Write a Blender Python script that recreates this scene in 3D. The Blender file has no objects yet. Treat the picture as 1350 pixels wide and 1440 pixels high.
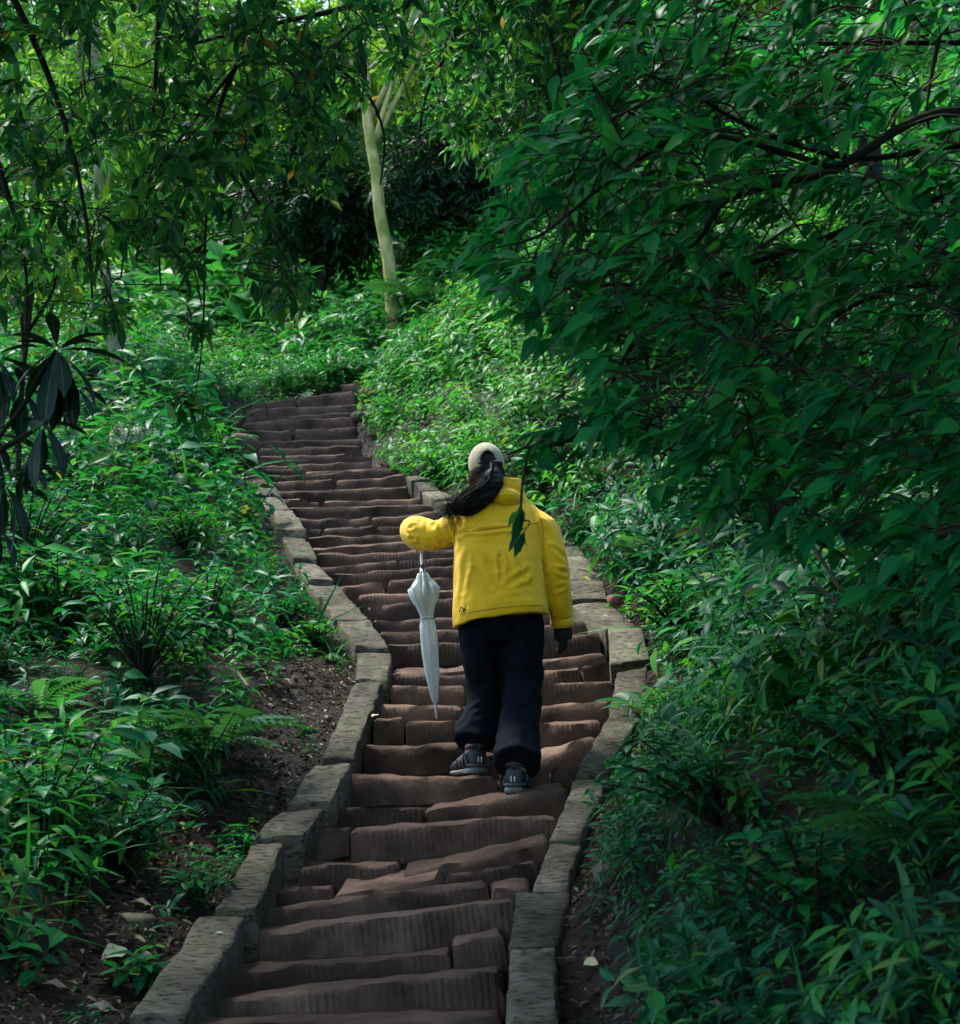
import bpy, math, random
import numpy as np
from mathutils import Vector, Matrix
rng = np.random.default_rng(7)
random.seed(7)
R = math.radians
sc = bpy.context.scene
COL = sc.collection

# ------------------------------------------------------------------ camera
F = 2376.0                       # focal length in pixels of the 1350 px wide photograph
PITCH = math.atan(460.0 / F)     # eye level sits at row 1180
EYE = np.array([0.0, 0.0, 1.65])
cam = bpy.data.cameras.new('camera')
cam.sensor_fit = 'HORIZONTAL'; cam.sensor_width = 36.0; cam.lens = F / 1350 * 36.0
cam.clip_start = 0.05; cam.clip_end = 600
cam.dof.use_dof = True; cam.dof.focus_distance = 8.2; cam.dof.aperture_fstop = 7.5
camo = bpy.data.objects.new('camera', cam); COL.objects.link(camo)
camo.location = EYE; camo.rotation_euler = (math.pi / 2 + PITCH, 0, 0)
sc.camera = camo

# ------------------------------------------------------------------ sky, sun, exposure
SUN_EL, SUN_AZ = R(62), R(298)   # azimuth of the sun, clockwise from +Y
world = bpy.data.worlds.new('World'); sc.world = world; world.use_nodes = True
wn = world.node_tree.nodes; wl = world.node_tree.links
sky = wn.new('ShaderNodeTexSky'); sky.sky_type = 'NISHITA'; sky.sun_disc = False
sky.sun_elevation = SUN_EL; sky.sun_rotation = SUN_AZ
sky.air_density = 1.0; sky.dust_density = 1.2; sky.ozone_density = 1.6
bg = wn['Background']; bg.inputs['Strength'].default_value = 0.085
wl.new(sky.outputs[0], bg.inputs['Color'])
sun = bpy.data.lights.new('sun', 'SUN'); sun.energy = 1.5; sun.angle = R(11); sun.color = (1.0, 0.97, 0.91)
suno = bpy.data.objects.new('sun', sun); COL.objects.link(suno)
sd = Vector((math.sin(SUN_AZ) * math.cos(SUN_EL), math.cos(SUN_AZ) * math.cos(SUN_EL), math.sin(SUN_EL)))
suno.rotation_euler = sd.to_track_quat('Z', 'Y').to_euler(); suno.location = (0, 0, 30)
sc.view_settings.view_transform = 'Standard'; sc.view_settings.look = 'None'
sc.view_settings.exposure = 2.85; sc.view_settings.gamma = 1.0
sc.render.engine = 'CYCLES'
cy = sc.cycles
cy.max_bounces = 5; cy.diffuse_bounces = 2; cy.glossy_bounces = 1; cy.transmission_bounces = 3; cy.transparent_max_bounces = 6
cy.use_denoising = True; cy.use_adaptive_sampling = True; cy.adaptive_threshold = .015; cy.sample_clamp_indirect = 6
cy.caustics_reflective = False; cy.caustics_refractive = False

# ------------------------------------------------------------------ helpers
cp, sp = math.cos(PITCH), math.sin(PITCH)
def P(px, py, Y):
    """point on the ray of photo pixel (px, py) at horizontal distance Y"""
    a = (px - 675.0) / F; b = (720.0 - py) / F
    d = np.array([a, cp - b * sp, sp + b * cp])
    return EYE + d * (Y / d[1])
def to_px(p):
    q = np.atleast_2d(p) - EYE
    dep = q[:, 1] * cp + q[:, 2] * sp
    up = -q[:, 1] * sp + q[:, 2] * cp
    dep = np.where(dep < .05, .05, dep)
    return np.stack([675 + F * q[:, 0] / dep, 720 - F * up / dep, dep], 1)
def px_m(px, Y): return px * Y / F

def tag(o, label=None, cat=None, group=None, kind=None):
    if label: o['label'] = label
    if cat: o['category'] = cat
    if group: o['group'] = group
    if kind: o['kind'] = kind
    return o
def empty(name, loc, label=None, cat=None, group=None, kind=None):
    o = bpy.data.objects.new(name, None); COL.objects.link(o); o.location = Vector(loc)
    o.empty_display_size = .1
    return tag(o, label, cat, group, kind)
def put(o, parent=None):
    """link; if it has a parent, keep the world position"""
    COL.objects.link(o)
    if parent is not None:
        o.parent = parent
        w = Matrix.Identity(4); q = parent
        chain = []
        while q is not None: chain.append(q); q = q.parent
        for q in reversed(chain):
            w = w @ q.matrix_parent_inverse @ Matrix.LocRotScale(q.location, q.rotation_euler.to_quaternion(), q.scale)
        o.matrix_parent_inverse = w.inverted()
    return o
def mesh_np(name, v, loops, starts, mat, smooth=True, attrs=None):
    me = bpy.data.meshes.new(name)
    v = np.asarray(v, np.float32); loops = np.asarray(loops, np.int32); starts = np.asarray(starts, np.int32)
    me.vertices.add(len(v)); me.vertices.foreach_set('co', v.ravel())
    me.loops.add(len(loops)); me.loops.foreach_set('vertex_index', loops)
    me.polygons.add(len(starts)); me.polygons.foreach_set('loop_start', starts)
    me.polygons.foreach_set('use_smooth', np.full(len(starts), smooth))
    for k, a in (attrs or {}).items():
        at = me.attributes.new(k, 'FLOAT', 'POINT'); at.data.foreach_set('value', np.asarray(a, np.float32))
    me.update(calc_edges=True)
    if mat: me.materials.append(mat)
    return me
def mesh_faces(name, v, faces, mat, smooth=True):
    loops = [i for f in faces for i in f]
    starts = np.cumsum([0] + [len(f) for f in faces])[:-1]
    return mesh_np(name, v, loops, starts, mat, smooth)
def obj(name, me, parent=None, **kw):
    o = bpy.data.objects.new(name, me); put(o, parent); return tag(o, **kw)

def unit(v):
    v = np.asarray(v, float); n = np.linalg.norm(v, axis=-1, keepdims=True)
    return v / np.where(n < 1e-9, 1, n)
def noise3(p, f=1.0, seed=0):
    """smooth pseudo noise in about -1..1"""
    r = np.random.default_rng(1000 + seed); p = np.atleast_2d(p) * f; s = 0
    for i in range(6):
        k = r.normal(size=3) * (1 + .35 * i); s = s + np.sin(p @ k + r.uniform(0, 6.28)) * (1 - .1 * i)
    return s / 2.6
def spline(pts, n):
    """Catmull-Rom through pts"""
    pts = np.asarray(pts, float)
    if len(pts) == 2: return pts[0] + (pts[1] - pts[0]) * np.linspace(0, 1, n)[:, None]
    q = np.vstack([2 * pts[0] - pts[1], pts, 2 * pts[-1] - pts[-2]])
    out = []; m = len(pts) - 1
    for t in np.linspace(0, m - 1e-6, n):
        i = int(t); u = t - i; a, b, c, d = q[i:i + 4]
        out.append(.5 * (2 * b + (c - a) * u + (2 * a - 5 * b + 4 * c - d) * u * u + (3 * b - a - 3 * c + d) * u ** 3))
    return np.array(out)
def tube(path, rad, n=6, squash=None, cap=True):
    """tube along a path -> verts, faces"""
    path = np.asarray(path, float); m = len(path); rad = np.broadcast_to(np.asarray(rad, float), (m,))
    t = unit(np.gradient(path, axis=0)); ref = np.array([0.13, 1, .21]) if abs(t[0][1]) < .8 else np.array([1, .1, .2])
    v = []
    a = unit(np.cross(t[0], ref))
    for i in range(m):
        a = unit(a - t[i] * (a @ t[i])); b = np.cross(t[i], a)
        for k in range(n):
            w = 2 * math.pi * k / n
            v.append(path[i] + rad[i] * (math.cos(w) * a + math.sin(w) * b * (squash or 1)))
    f = []
    for i in range(m - 1):
        for k in range(n):
            k2 = (k + 1) % n
            f.append((i * n + k, i * n + k2, (i + 1) * n + k2, (i + 1) * n + k))
    if cap: f.append(tuple(range(n - 1, -1, -1))); f.append(tuple((m - 1) * n + k for k in range(n)))
    return np.array(v), f
class Acc:
    """collects faces of many tubes into one part"""
    def __init__(s): s.v = []; s.f = []; s.n = 0
    def add(s, v, f):
        s.v.append(np.asarray(v)); s.f += [tuple(i + s.n for i in q) for q in f]; s.n += len(v)
    def mesh(s, name, mat, smooth=True): return mesh_faces(name, np.vstack(s.v), s.f, mat, smooth)

# ------------------------------------------------------------------ materials
def new_mat(name):
    m = bpy.data.materials.new(name); m.use_nodes = True
    nt = m.node_tree; return m, nt, nt.nodes['Principled BSDF'], nt.nodes.new, nt.links.new
def ramp(nt, src, stops):
    r = nt.nodes.new('ShaderNodeValToRGB'); e = r.color_ramp.elements
    while len(e) < len(stops): e.new(.5)
    for q, (p, c) in zip(e, stops): q.position = p; q.color = (*c, 1)
    nt.links.new(src, r.inputs[0]); return r.outputs[0]
def noise_node(nt, vec, scale, detail=4, rough=.55, dist=0):
    n = nt.nodes.new('ShaderNodeTexNoise'); n.inputs['Scale'].default_value = scale
    n.inputs['Detail'].default_value = detail; n.inputs['Roughness'].default_value = rough; n.inputs['Distortion'].default_value = dist
    if vec is not None: nt.links.new(vec, n.inputs['Vector'])
    return n.outputs['Fac']
def math_node(nt, op, a, b=None):
    n = nt.nodes.new('ShaderNodeMath'); n.operation = op
    for i, x in enumerate((a, b)):
        if x is None: continue
        if isinstance(x, (int, float)): n.inputs[i].default_value = x
        else: nt.links.new(x, n.inputs[i])
    return n.outputs[0]
def mix_col(nt, fac, a, b, mode='MIX'):
    n = nt.nodes.new('ShaderNodeMix'); n.data_type = 'RGBA'; n.blend_type = mode
    for i, x in ((0, fac), (6, a), (7, b)):
        if isinstance(x, (int, float)): n.inputs[i].default_value = x
        elif isinstance(x, tuple): n.inputs[i].default_value = (*x, 1)
        else: nt.links.new(x, n.inputs[i])
    return n.outputs[2]
def bump(nt, h, strength, dist, normal=None):
    b = nt.nodes.new('ShaderNodeBump'); b.inputs['Strength'].default_value = strength; b.inputs['Distance'].default_value = dist
    nt.links.new(h, b.inputs['Height'])
    if normal is not None: nt.links.new(normal, b.inputs['Normal'])
    return b.outputs[0]
def coords(nt, which='Object'):
    return nt.nodes.new('ShaderNodeTexCoord').outputs[which]
def scaled(nt, vec, s):
    m = nt.nodes.new('ShaderNodeMapping'); m.inputs['Scale'].default_value = s; nt.links.new(vec, m.inputs['Vector']); return m.outputs[0]

def leaf_mat(name, stops, trans=.35, tcol=(1.6, 1.5, .7), rough=.42, spec=.09, vein=.25):
    m, nt, bs, N, Lk = new_mat(name)
    at = N('ShaderNodeAttribute'); at.attribute_name = 'tint'
    oi = N('ShaderNodeObjectInfo')
    t = math_node(nt, 'FRACT', math_node(nt, 'ADD', at.outputs['Fac'], oi.outputs['Random']))
    col = ramp(nt, t, stops)
    av = N('ShaderNodeAttribute'); av.attribute_name = 'edge'
    rib = math_node(nt, 'LESS_THAN', av.outputs['Fac'], .1)
    blot = noise_node(nt, coords(nt, 'Object'), 23, 3)
    col = mix_col(nt, math_node(nt, 'MULTIPLY', blot, .45), col, mix_col(nt, 1.0, col, (.55, .6, .6), 'MULTIPLY'))
    col = mix_col(nt, math_node(nt, 'MULTIPLY', rib, vein), col, (.16, .24, .07))
    Lk(col, bs.inputs['Base Color']); bs.inputs['Roughness'].default_value = rough
    bs.inputs['Specular IOR Level'].default_value = spec
    tr = N('ShaderNodeBsdfTranslucent')
    tc = mix_col(nt, 1.0, col, tuple(min(1, c) for c in (1, 1, 1)), 'MULTIPLY')
    hs = N('ShaderNodeMix'); hs.data_type = 'RGBA'; hs.blend_type = 'MULTIPLY'; hs.clamp_result = False
    hs.inputs[0].default_value = 1.0; Lk(tc, hs.inputs[6]); hs.inputs[7].default_value = (*tcol, 1)
    Lk(hs.outputs[2], tr.inputs['Color'])
    mx = N('ShaderNodeMixShader'); mx.inputs[0].default_value = trans
    Lk(bs.outputs[0], mx.inputs[1]); Lk(tr.outputs[0], mx.inputs[2])
    Lk(mx.outputs[0], nt.nodes['Material Output'].inputs['Surface'])
    return m
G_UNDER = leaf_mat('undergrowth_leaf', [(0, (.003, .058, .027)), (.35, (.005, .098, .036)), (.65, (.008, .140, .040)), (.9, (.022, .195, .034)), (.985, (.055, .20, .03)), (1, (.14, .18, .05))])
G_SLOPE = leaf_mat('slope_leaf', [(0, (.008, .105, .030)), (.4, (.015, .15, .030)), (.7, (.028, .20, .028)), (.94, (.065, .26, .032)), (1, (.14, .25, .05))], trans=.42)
G_FAR = leaf_mat('forest_leaf', [(0, (.022, .12, .034)), (.4, (.045, .17, .034)), (.75, (.09, .23, .036)), (1, (.16, .29, .05))], trans=.5, tcol=(1.8, 1.6, .6))
G_NARROW = leaf_mat('narrow_leaf', [(0, (.006, .050, .026)), (.4, (.010, .095, .032)), (.7, (.024, .145, .034)), (.9, (.065, .22, .036)), (.985, (.11, .25, .03)), (.994, (.2, .11, .03)), (1, (.03, .11, .03))], trans=.45, rough=.4)
G_BROAD = leaf_mat('broad_leaf', [(0, (.004, .12, .042)), (.4, (.008, .175, .052)), (.75, (.016, .23, .054)), (1, (.045, .29, .048))], trans=.48, rough=.4)
G_DARK = leaf_mat('leathery_leaf', [(0, (.004, .024, .016)), (.6, (.006, .034, .020)), (1, (.010, .045, .022))], trans=.1, rough=.5, spec=.15)
G_FERN = leaf_mat('fern_leaf', [(0, (.02, .11, .04)), (1, (.035, .16, .05))], trans=.35)
G_STRAP = leaf_mat('strap_leaf', [(0, (.02, .10, .04)), (.6, (.03, .14, .045)), (1, (.05, .18, .05))], trans=.25, rough=.32, spec=.25)
DRY = leaf_mat('dry_leaf', [(0, (.02, .012, .007)), (.3, (.04, .022, .012)), (.6, (.07, .04, .022)), (.85, (.12, .085, .05)), (.95, (.22, .17, .10)), (1, (.10, .04, .025))], trans=.1, rough=.6, spec=.2)
def plain_leaf(name, c): return leaf_mat(name, [(0, c), (1, tuple(x * .85 for x in c))], trans=.12, rough=.5, spec=.3)

def bark_mat(name, a, b, scale=9, moss=None):
    m, nt, bs, N, Lk = new_mat(name)
    co = coords(nt, 'Object'); v = scaled(nt, co, (1, 1, .22))
    n = noise_node(nt, v, scale * 2.2, 6, .62); n2 = noise_node(nt, co, 2.3, 3)
    col = ramp(nt, n, [(.3, a), (.7, b)])
    if moss: col = mix_col(nt, ramp(nt, n2, [(.42, (0, 0, 0)), (.6, (1, 1, 1))]), col, moss)
    Lk(col, bs.inputs['Base Color']); bs.inputs['Roughness'].default_value = .85; bs.inputs['Specular IOR Level'].default_value = .08
    Lk(bump(nt, n, .6, .02), bs.inputs['Normal']); return m
BARK_DARK = bark_mat('dark_bark', (.007, .007, .005), (.024, .023, .016), 9, (.012, .018, .008))
BARK_PALE = bark_mat('pale_bark', (.16, .15, .055), (.52, .49, .20), 5, (.16, .20, .045))
BARK_GREY = bark_mat('grey_bark', (.13, .12, .085), (.26, .24, .17), 8, (.10, .14, .05))
TWIG = bark_mat('twig_bark', (.016, .015, .011), (.04, .036, .024), 20)
DEAD = bark_mat('dead_wood', (.16, .13, .085), (.30, .26, .18), 20)

def stone_mat(name, lo, hi, groove=0.0, moss=0.0, horiz=0.0):
    m, nt, bs, N, Lk = new_mat(name)
    co = coords(nt, 'Object'); oi = N('ShaderNodeObjectInfo')
    off = N('ShaderNodeVectorMath'); off.operation = 'ADD'; Lk(co, off.inputs[0])
    cx = N('ShaderNodeCombineXYZ')
    for i, k in enumerate((37., 11., 23.)): Lk(math_node(nt, 'MULTIPLY', oi.outputs['Random'], k), cx.inputs[i])
    Lk(cx.outputs[0], off.inputs[1]); p = off.outputs[0]
    n1 = noise_node(nt, p, 4.5, 5, .6); n2 = noise_node(nt, p, 38, 5, .65); n3 = noise_node(nt, p, 150, 3, .6)
    col = ramp(nt, n1, [(.3, lo), (.72, hi)])
    col = mix_col(nt, .55, col, ramp(nt, n2, [(.25, (.32, .32, .32)), (.75, (.72, .70, .68))]), 'OVERLAY')
    r = math_node(nt, 'ADD', math_node(nt, 'MULTIPLY', oi.outputs['Random'], .7), .62)
    gr = N('ShaderNodeCombineColor')
    for i in range(3): Lk(r, gr.inputs[i])
    col = mix_col(nt, 1.0, col, gr.outputs[0], 'MULTIPLY')
    geo = N('ShaderNodeNewGeometry'); sx = N('ShaderNodeSeparateXYZ'); Lk(geo.outputs['Normal'], sx.inputs[0])
    up = ramp(nt, sx.outputs[2], [(.45, (0, 0, 0)), (.85, (1, 1, 1))])
    if moss:
        mk = ramp(nt, noise_node(nt, p, 6, 6, .7), [(.60 - .25 * moss, (0, 0, 0)), (.72, (1, 1, 1))])
        col = mix_col(nt, math_node(nt, 'MULTIPLY', mk, .75), col, (.055, .072, .030))
    damp = ramp(nt, noise_node(nt, p, 2.6, 5, .6), [(.42, (0, 0, 0)), (.62, (1, 1, 1))])
    col = mix_col(nt, math_node(nt, 'MULTIPLY', damp, .55), col, mix_col(nt, 1.0, col, (.42, .42, .40), 'MULTIPLY'))
    h = math_node(nt, 'ADD', math_node(nt, 'MULTIPLY', n2, .8), math_node(nt, 'MULTIPLY', n3, .3))
    nrm = bump(nt, h, .55, .012)
    if groove:
        w1 = noise_node(nt, scaled(nt, p, (58, 3, 5.5)), 1.0, 2, .5, .25); w2 = noise_node(nt, scaled(nt, p, (110, 3, 14)), 1.0, 2, .5)
        wv = N('ShaderNodeTexWave'); wv.wave_type = 'BANDS'; wv.bands_direction = 'X'
        wv.inputs['Scale'].default_value = 12.5; wv.inputs['Distortion'].default_value = 2.2; wv.inputs['Detail'].default_value = 3; wv.inputs['Detail Scale'].default_value = 5
        Lk(scaled(nt, p, (1, .1, .12)), wv.inputs['Vector'])
        wf = ramp(nt, math_node(nt, 'ADD', math_node(nt, 'MULTIPLY', wv.outputs['Fac'], .45), math_node(nt, 'MULTIPLY', w1, .55)), [(.36, (0, 0, 0)), (.62, (1, 1, 1))])
        front = math_node(nt, 'SUBTRACT', 1.0, up)
        patch = ramp(nt, noise_node(nt, p, 3.2, 2), [(.38, (0, 0, 0)), (.6, (1, 1, 1))])
        patch = math_node(nt, 'MULTIPLY', patch, ramp(nt, math_node(nt, 'FRACT', math_node(nt, 'MULTIPLY', oi.outputs['Random'], 7.3)), [(.15, (.1, .1, .1)), (.6, (1, 1, 1))]))
        g = math_node(nt, 'MULTIPLY', math_node(nt, 'MULTIPLY', wf, front), patch)
        nrm = bump(nt, g, groove, .016, nrm)
        dirt = math_node(nt, 'MULTIPLY', math_node(nt, 'MULTIPLY', math_node(nt, 'SUBTRACT', 1.0, wf), front), patch)
        col = mix_col(nt, math_node(nt, 'MULTIPLY', dirt, .30), col, (.035, .026, .02))
    if horiz:
        hn = noise_node(nt, scaled(nt, p, (22, 70, 60)), 1.0, 3, .6)
        pit = ramp(nt, hn, [(.34, (0, 0, 0)), (.46, (1, 1, 1))])
        nrm = bump(nt, pit, horiz, .012, nrm)
        col = mix_col(nt, math_node(nt, 'MULTIPLY', math_node(nt, 'SUBTRACT', 1.0, pit), .78), col, (.018, .020, .012))
    Lk(col, bs.inputs['Base Color']); Lk(nrm, bs.inputs['Normal'])
    bs.inputs['Roughness'].default_value = .74; bs.inputs['Specular IOR Level'].default_value = .08
    return m
STEP = stone_mat('red_sandstone', (.034, .0225, .0155), (.138, .089, .064), groove=.42)
STEP_PLAIN = stone_mat('red_sandstone_plain', (.042, .027, .018), (.152, .096, .068), groove=.15)
KERB = stone_mat('mossy_kerb_stone', (.046, .040, .029), (.150, .131, .098), moss=.6, horiz=.8)
ROCK = stone_mat('field_rock', (.06, .05, .038), (.13, .11, .085), moss=.7)
ROCK_RED = stone_mat('red_rock', (.14, .075, .055), (.26, .14, .10))

def soil_material():
    m, nt, bs, N, Lk = new_mat('wet_soil')
    co = coords(nt, 'Object')
    n1 = noise_node(nt, co, 1.6, 5, .6); n2 = noise_node(nt, co, 16, 7, .7, .6); n3 = noise_node(nt, co, 70, 4, .7)
    col = ramp(nt, n2, [(.30, (.004, .0033, .0027)), (.48, (.014, .0105, .008)), (.62, (.030, .021, .015)), (.78, (.072, .048, .034))])
    col = mix_col(nt, ramp(nt, n1, [(.45, (0, 0, 0)), (.65, (1, 1, 1))]), col, mix_col(nt, .4, col, (.06, .032, .020)))
    Lk(col, bs.inputs['Base Color'])
    h = math_node(nt, 'ADD', n2, math_node(nt, 'MULTIPLY', n3, .35))
    Lk(bump(nt, h, 1.0, .09), bs.inputs['Normal']); bs.inputs['Specular IOR Level'].default_value = .12
    Lk(ramp(nt, n2, [(.3, (.28, .28, .28)), (.7, (.75, .75, .75))]), bs.inputs['Roughness']); return m
SOIL = soil_material()
def simple(name, c, rough=.6, spec=.4, metal=0, noise=.15, nscale=25, bmp=.0):
    m, nt, bs, N, Lk = new_mat(name)
    n = noise_node(nt, coords(nt, 'Object'), nscale, 4)
    col = mix_col(nt, math_node(nt, 'MULTIPLY', n, noise * 2), c, tuple(x * .55 for x in c))
    Lk(col, bs.inputs['Base Color']); bs.inputs['Roughness'].default_value = rough
    bs.inputs['Specular IOR Level'].default_value = spec; bs.inputs['Metallic'].default_value = metal
    if bmp: Lk(bump(nt, n, bmp, .01), bs.inputs['Normal'])
    return m

# ------------------------------------------------------------------ staircase layout (photo pixels -> world)
# step number, then the front top edge of one stone from its left end to its right end; extra: s = tread slanting forward, d = set forward/back
S = []
def st(k, *a, s=0.0, d=0.0, plain=False): S.append((k, a, s, d, plain))
st(-2, 225, 1550, 715, 1512); st(-1, 240, 1496, 520, 1476); st(-1, 524, 1474, 710, 1466)
st(0, 256, 1448, 705, 1432)
st(1, 281, 1409, 705, 1367)
st(2, 307, 1363, 632, 1338); st(2, 635, 1324, 706, 1310, d=.07)
st(3, 345, 1314, 722, 1265)
st(4, 361, 1281, 683, 1241); st(4, 686, 1246, 744, 1238)
st(5, 385, 1249, 468, 1244); st(5, 471, 1256, 621, 1232, s=.055, plain=True); st(5, 625, 1235, 756, 1211)
st(6, 420, 1218, 560, 1213); st(6, 563, 1226, 770, 1180, s=.035, plain=True)
st(7, 436, 1167, 490, 1165); st(7, 492, 1166, 782, 1143)
st(8, 468, 1136, 594, 1138); st(8, 597, 1140, 797, 1106, s=.03, plain=True)
st(9, 489, 1086, 700, 1094, plain=True); st(9, 704, 1090, 772, 1083, plain=True); st(9, 775, 1081, 822, 1074, plain=True)
st(10, 514, 1051, 660, 1048, s=.03, plain=True); st(10, 664, 1056, 750, 1062); st(10, 753, 1064, 835, 1037, s=.04, plain=True)
st(11, 528, 1008, 567, 1010); st(11, 572, 1014, 700, 1013); st(11, 702, 1014, 847, 1011)
st(12, 533, 987, 648, 989); st(12, 651, 990, 752, 996); st(12, 755, 997, 854, 988, s=.05, plain=True)
st(13, 550, 964, 654, 964); st(13, 657, 965, 863, 956)
st(14, 546, 950, 663, 950); st(14, 665, 949, 816, 938); st(14, 819, 936, 860, 930)
st(15, 552, 943, 656, 938, s=.05, plain=True); st(15, 659, 935, 852, 917)
st(16, 545, 905, 700, 898); st(16, 702, 897, 843, 889)
st(17, 533, 889, 645, 886); st(17, 648, 886, 825, 872)
st(18, 524, 871, 596, 869); st(18, 609, 868, 815, 856)
st(19, 515, 853, 640, 841); st(19, 643, 841, 803, 838)
st(20, 501, 835, 650, 826); st(20, 653, 826, 799, 822)
st(21, 471, 826, 538, 818, plain=True); st(21, 545, 814, 794, 802)
st(22, 469, 807, 640, 795); st(22, 643, 795, 790, 788)
st(23, 451, 796, 560, 788, plain=True); st(23, 563, 789, 782, 775)
st(24, 446, 780, 600, 771); st(24, 603, 771, 766, 762)
st(25, 438, 768, 737, 751)
st(26, 431, 755, 708, 741)
st(27, 428, 745, 452, 744); st(27, 454, 743, 528, 740); st(27, 531, 742, 682, 731, s=.03, plain=True)
st(28, 416, 729, 521, 727); st(28, 523, 727, 644, 716)
st(29, 406, 713, 606, 708)
st(30, 392, 700, 449, 704, plain=True); st(30, 453, 704, 592, 699)
st(31, 384, 690, 572, 684)
st(32, 381, 677, 468, 674); st(32, 471, 676, 569, 667, plain=True)
st(33, 376, 668, 558, 660)
st(34, 366, 661, 424, 660); st(34, 427, 663, 545, 653, plain=True)
st(35, 352, 656, 521, 648)
st(36, 366, 641, 486, 637); st(36, 490, 641, 528, 640)
st(37, 343, 631, 506, 626)
st(38, 340, 620, 509, 617)
st(39, 330, 605, 409, 604); st(39, 415, 603, 501, 600)
st(40, 342, 595, 498, 586)
st(41, 344, 586, 498, 580)
st(42, 345, 576, 374, 574); st(42, 377, 574, 501, 567)
st(43, 352, 565, 415, 558); st(43, 418, 558, 496, 549)
st(44, 479, 541, 520, 535)
def DK(k): return 5.6 + .295 * (k - 1)
ks = sorted({q[0] for q in S if q[0] < 44})
SY, SZ, SXL, SXR = [], [], [], []
for k in ks:
    rows = [q[1] for q in S if q[0] == k]
    a = P(rows[0][0], rows[0][1], DK(k)); b = P(rows[-1][2], rows[-1][3], DK(k))
    SY.append(DK(k)); SZ.append((a[2] + b[2]) / 2); SXL.append(a[0]); SXR.append(b[0])
SY, SZ, SXL, SXR = map(np.array, (SY, SZ, SXL, SXR))
# below the frame the flight runs on down to a landing, beyond the top the hill goes on rising
gy = np.concatenate([[-8, 1.6], SY, [18.9]]); TOPZ = SZ[-1]
gz = np.concatenate([[0, 0], SZ, [TOPZ + .1]])
gl = np.concatenate([[-.75, -.75], SXL, [SXL[-1] - .05]]); gr_ = np.concatenate([[.25, .25], SXR, [SXR[-1] + .1]])
def smooth_arr(a, w=5):
    b = a.copy(); 
    for _ in range(w):
        b[1:-1] = .25 * b[:-2] + .5 * b[1:-1] + .25 * b[2:]
    return b
gl, gr_ = smooth_arr(gl, 3), smooth_arr(gr_, 3)
def stair_z(y): return np.interp(y, gy, gz)
def edge_l(y): return np.interp(y, gy, gl)
def edge_r(y): return np.interp(y, gy, gr_)
def sstep(a, b, x):
    t = np.clip((x - a) / (b - a), 0, 1); return t * t * (3 - 2 * t)
# kerbs: outer/inner corner pairs down the line in photo pixels; the distance is where the ray meets the kerb top
def kerb_pt(px, py, h):
    D = np.linspace(3.5, 19, 1800); a = (px - 675.0) / F; b = (720.0 - py) / F
    z = EYE[2] + (sp + b * cp) / (cp - b * sp) * D
    f = z - (stair_z(D) + h); i = np.where(np.sign(f[:-1]) != np.sign(f[1:]))[0]
    return P(px, py, D[i[0]] if len(i) else D[np.argmin(np.abs(f))])
LK = [((140, 1500), (215, 1500), (178, 1443), (254, 1443)), ((180, 1440), (256, 1440), (284, 1291), (342, 1290)), ((301, 1285), (366, 1284), (351, 1190), (399, 1188)), ((354, 1183), (428, 1182), (402, 1135), (458, 1135)),
      ((404, 1131), (462, 1131), (440, 1072), (493, 1070)), ((450, 1064), (501, 1064), (496, 963), (538, 962)), ((500, 957), (546, 957), (505, 918), (551, 917)),
      ((500, 914), (550, 911), (473, 872), (519, 874)), ((471, 870), (517, 872), (436, 822), (474, 824)), ((434, 820), (472, 822), (414, 791), (447, 792)), ((411, 787), (445, 787), (402, 766), (436, 768)), ((401, 764), (435, 766), (399, 750), (429, 752)),
      ((386, 746), (428, 748), (379, 719), (413, 721)), ((376, 716), (410, 718), (367, 697), (396, 699)), ((366, 695), (394, 697), (352, 674), (380, 676))]
RK = [((712, 1500), (780, 1500), (712, 1443), (779, 1443)), ((712, 1440), (779, 1440), (719, 1336), (781, 1333)), ((718, 1332), (781, 1329), (728, 1252), (798, 1247)), ((745, 1249), (798, 1244), (772, 1186), (818, 1182)), ((773, 1184), (819, 1180), (806, 1097), (850, 1091)),
      ((811, 1092), (854, 1087), (847, 1021), (894, 1016)), ((847, 1017), (896, 1012), (867, 940), (913, 930)), ((861, 942), (913, 928), (856, 890), (899, 884)), ((855, 887), (898, 882), (806, 851), (858, 846)),
      ((805, 848), (857, 844), (796, 817), (846, 812)), ((795, 814), (845, 810), (783, 783), (825, 778)), ((782, 781), (824, 776), (752, 758), (795, 754)), ((751, 756), (794, 752), (706, 735), (748, 729)), ((704, 733), (746, 727), (664, 719), (703, 713)),
      ((662, 718), (701, 712), (612, 708), (640, 702)), ((611, 706), (638, 701), (592, 694), (620, 688)), ((591, 692), (619, 687), (579, 683), (609, 677)), ((578, 681), (607, 675), (570, 674), (592, 669))]
HLK, HRK = .04, .05
def kerb_line(K, h, end):
    pts = sorted([tuple(((kerb_pt(*o, h) + kerb_pt(*i_, h)) / 2)[[1, 0]]) + (abs(kerb_pt(*o, h)[0] - kerb_pt(*i_, h)[0]) / 2,) for q in K for o, i_ in ((q[0], q[1]), (q[2], q[3]))])
    a = np.array(pts); return np.concatenate([[-8, 2], a[:, 0]]), np.concatenate([[a[0, 1]] * 2, a[:, 1]]), np.concatenate([[.09, .09], a[:, 2]])
KLy, KLx, KLw = kerb_line(LK, HLK, 0); KRy, KRx, KRw = kerb_line(RK, HRK, 0)
def bl(y, end=15.2):   # centre line of the kerb, beyond it the end of the steps
    k = sstep(KLy[-1], KLy[-1] + .3, y); return np.interp(y, KLy, KLx) * (1 - k) + (edge_l(y) - .02) * k
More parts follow.
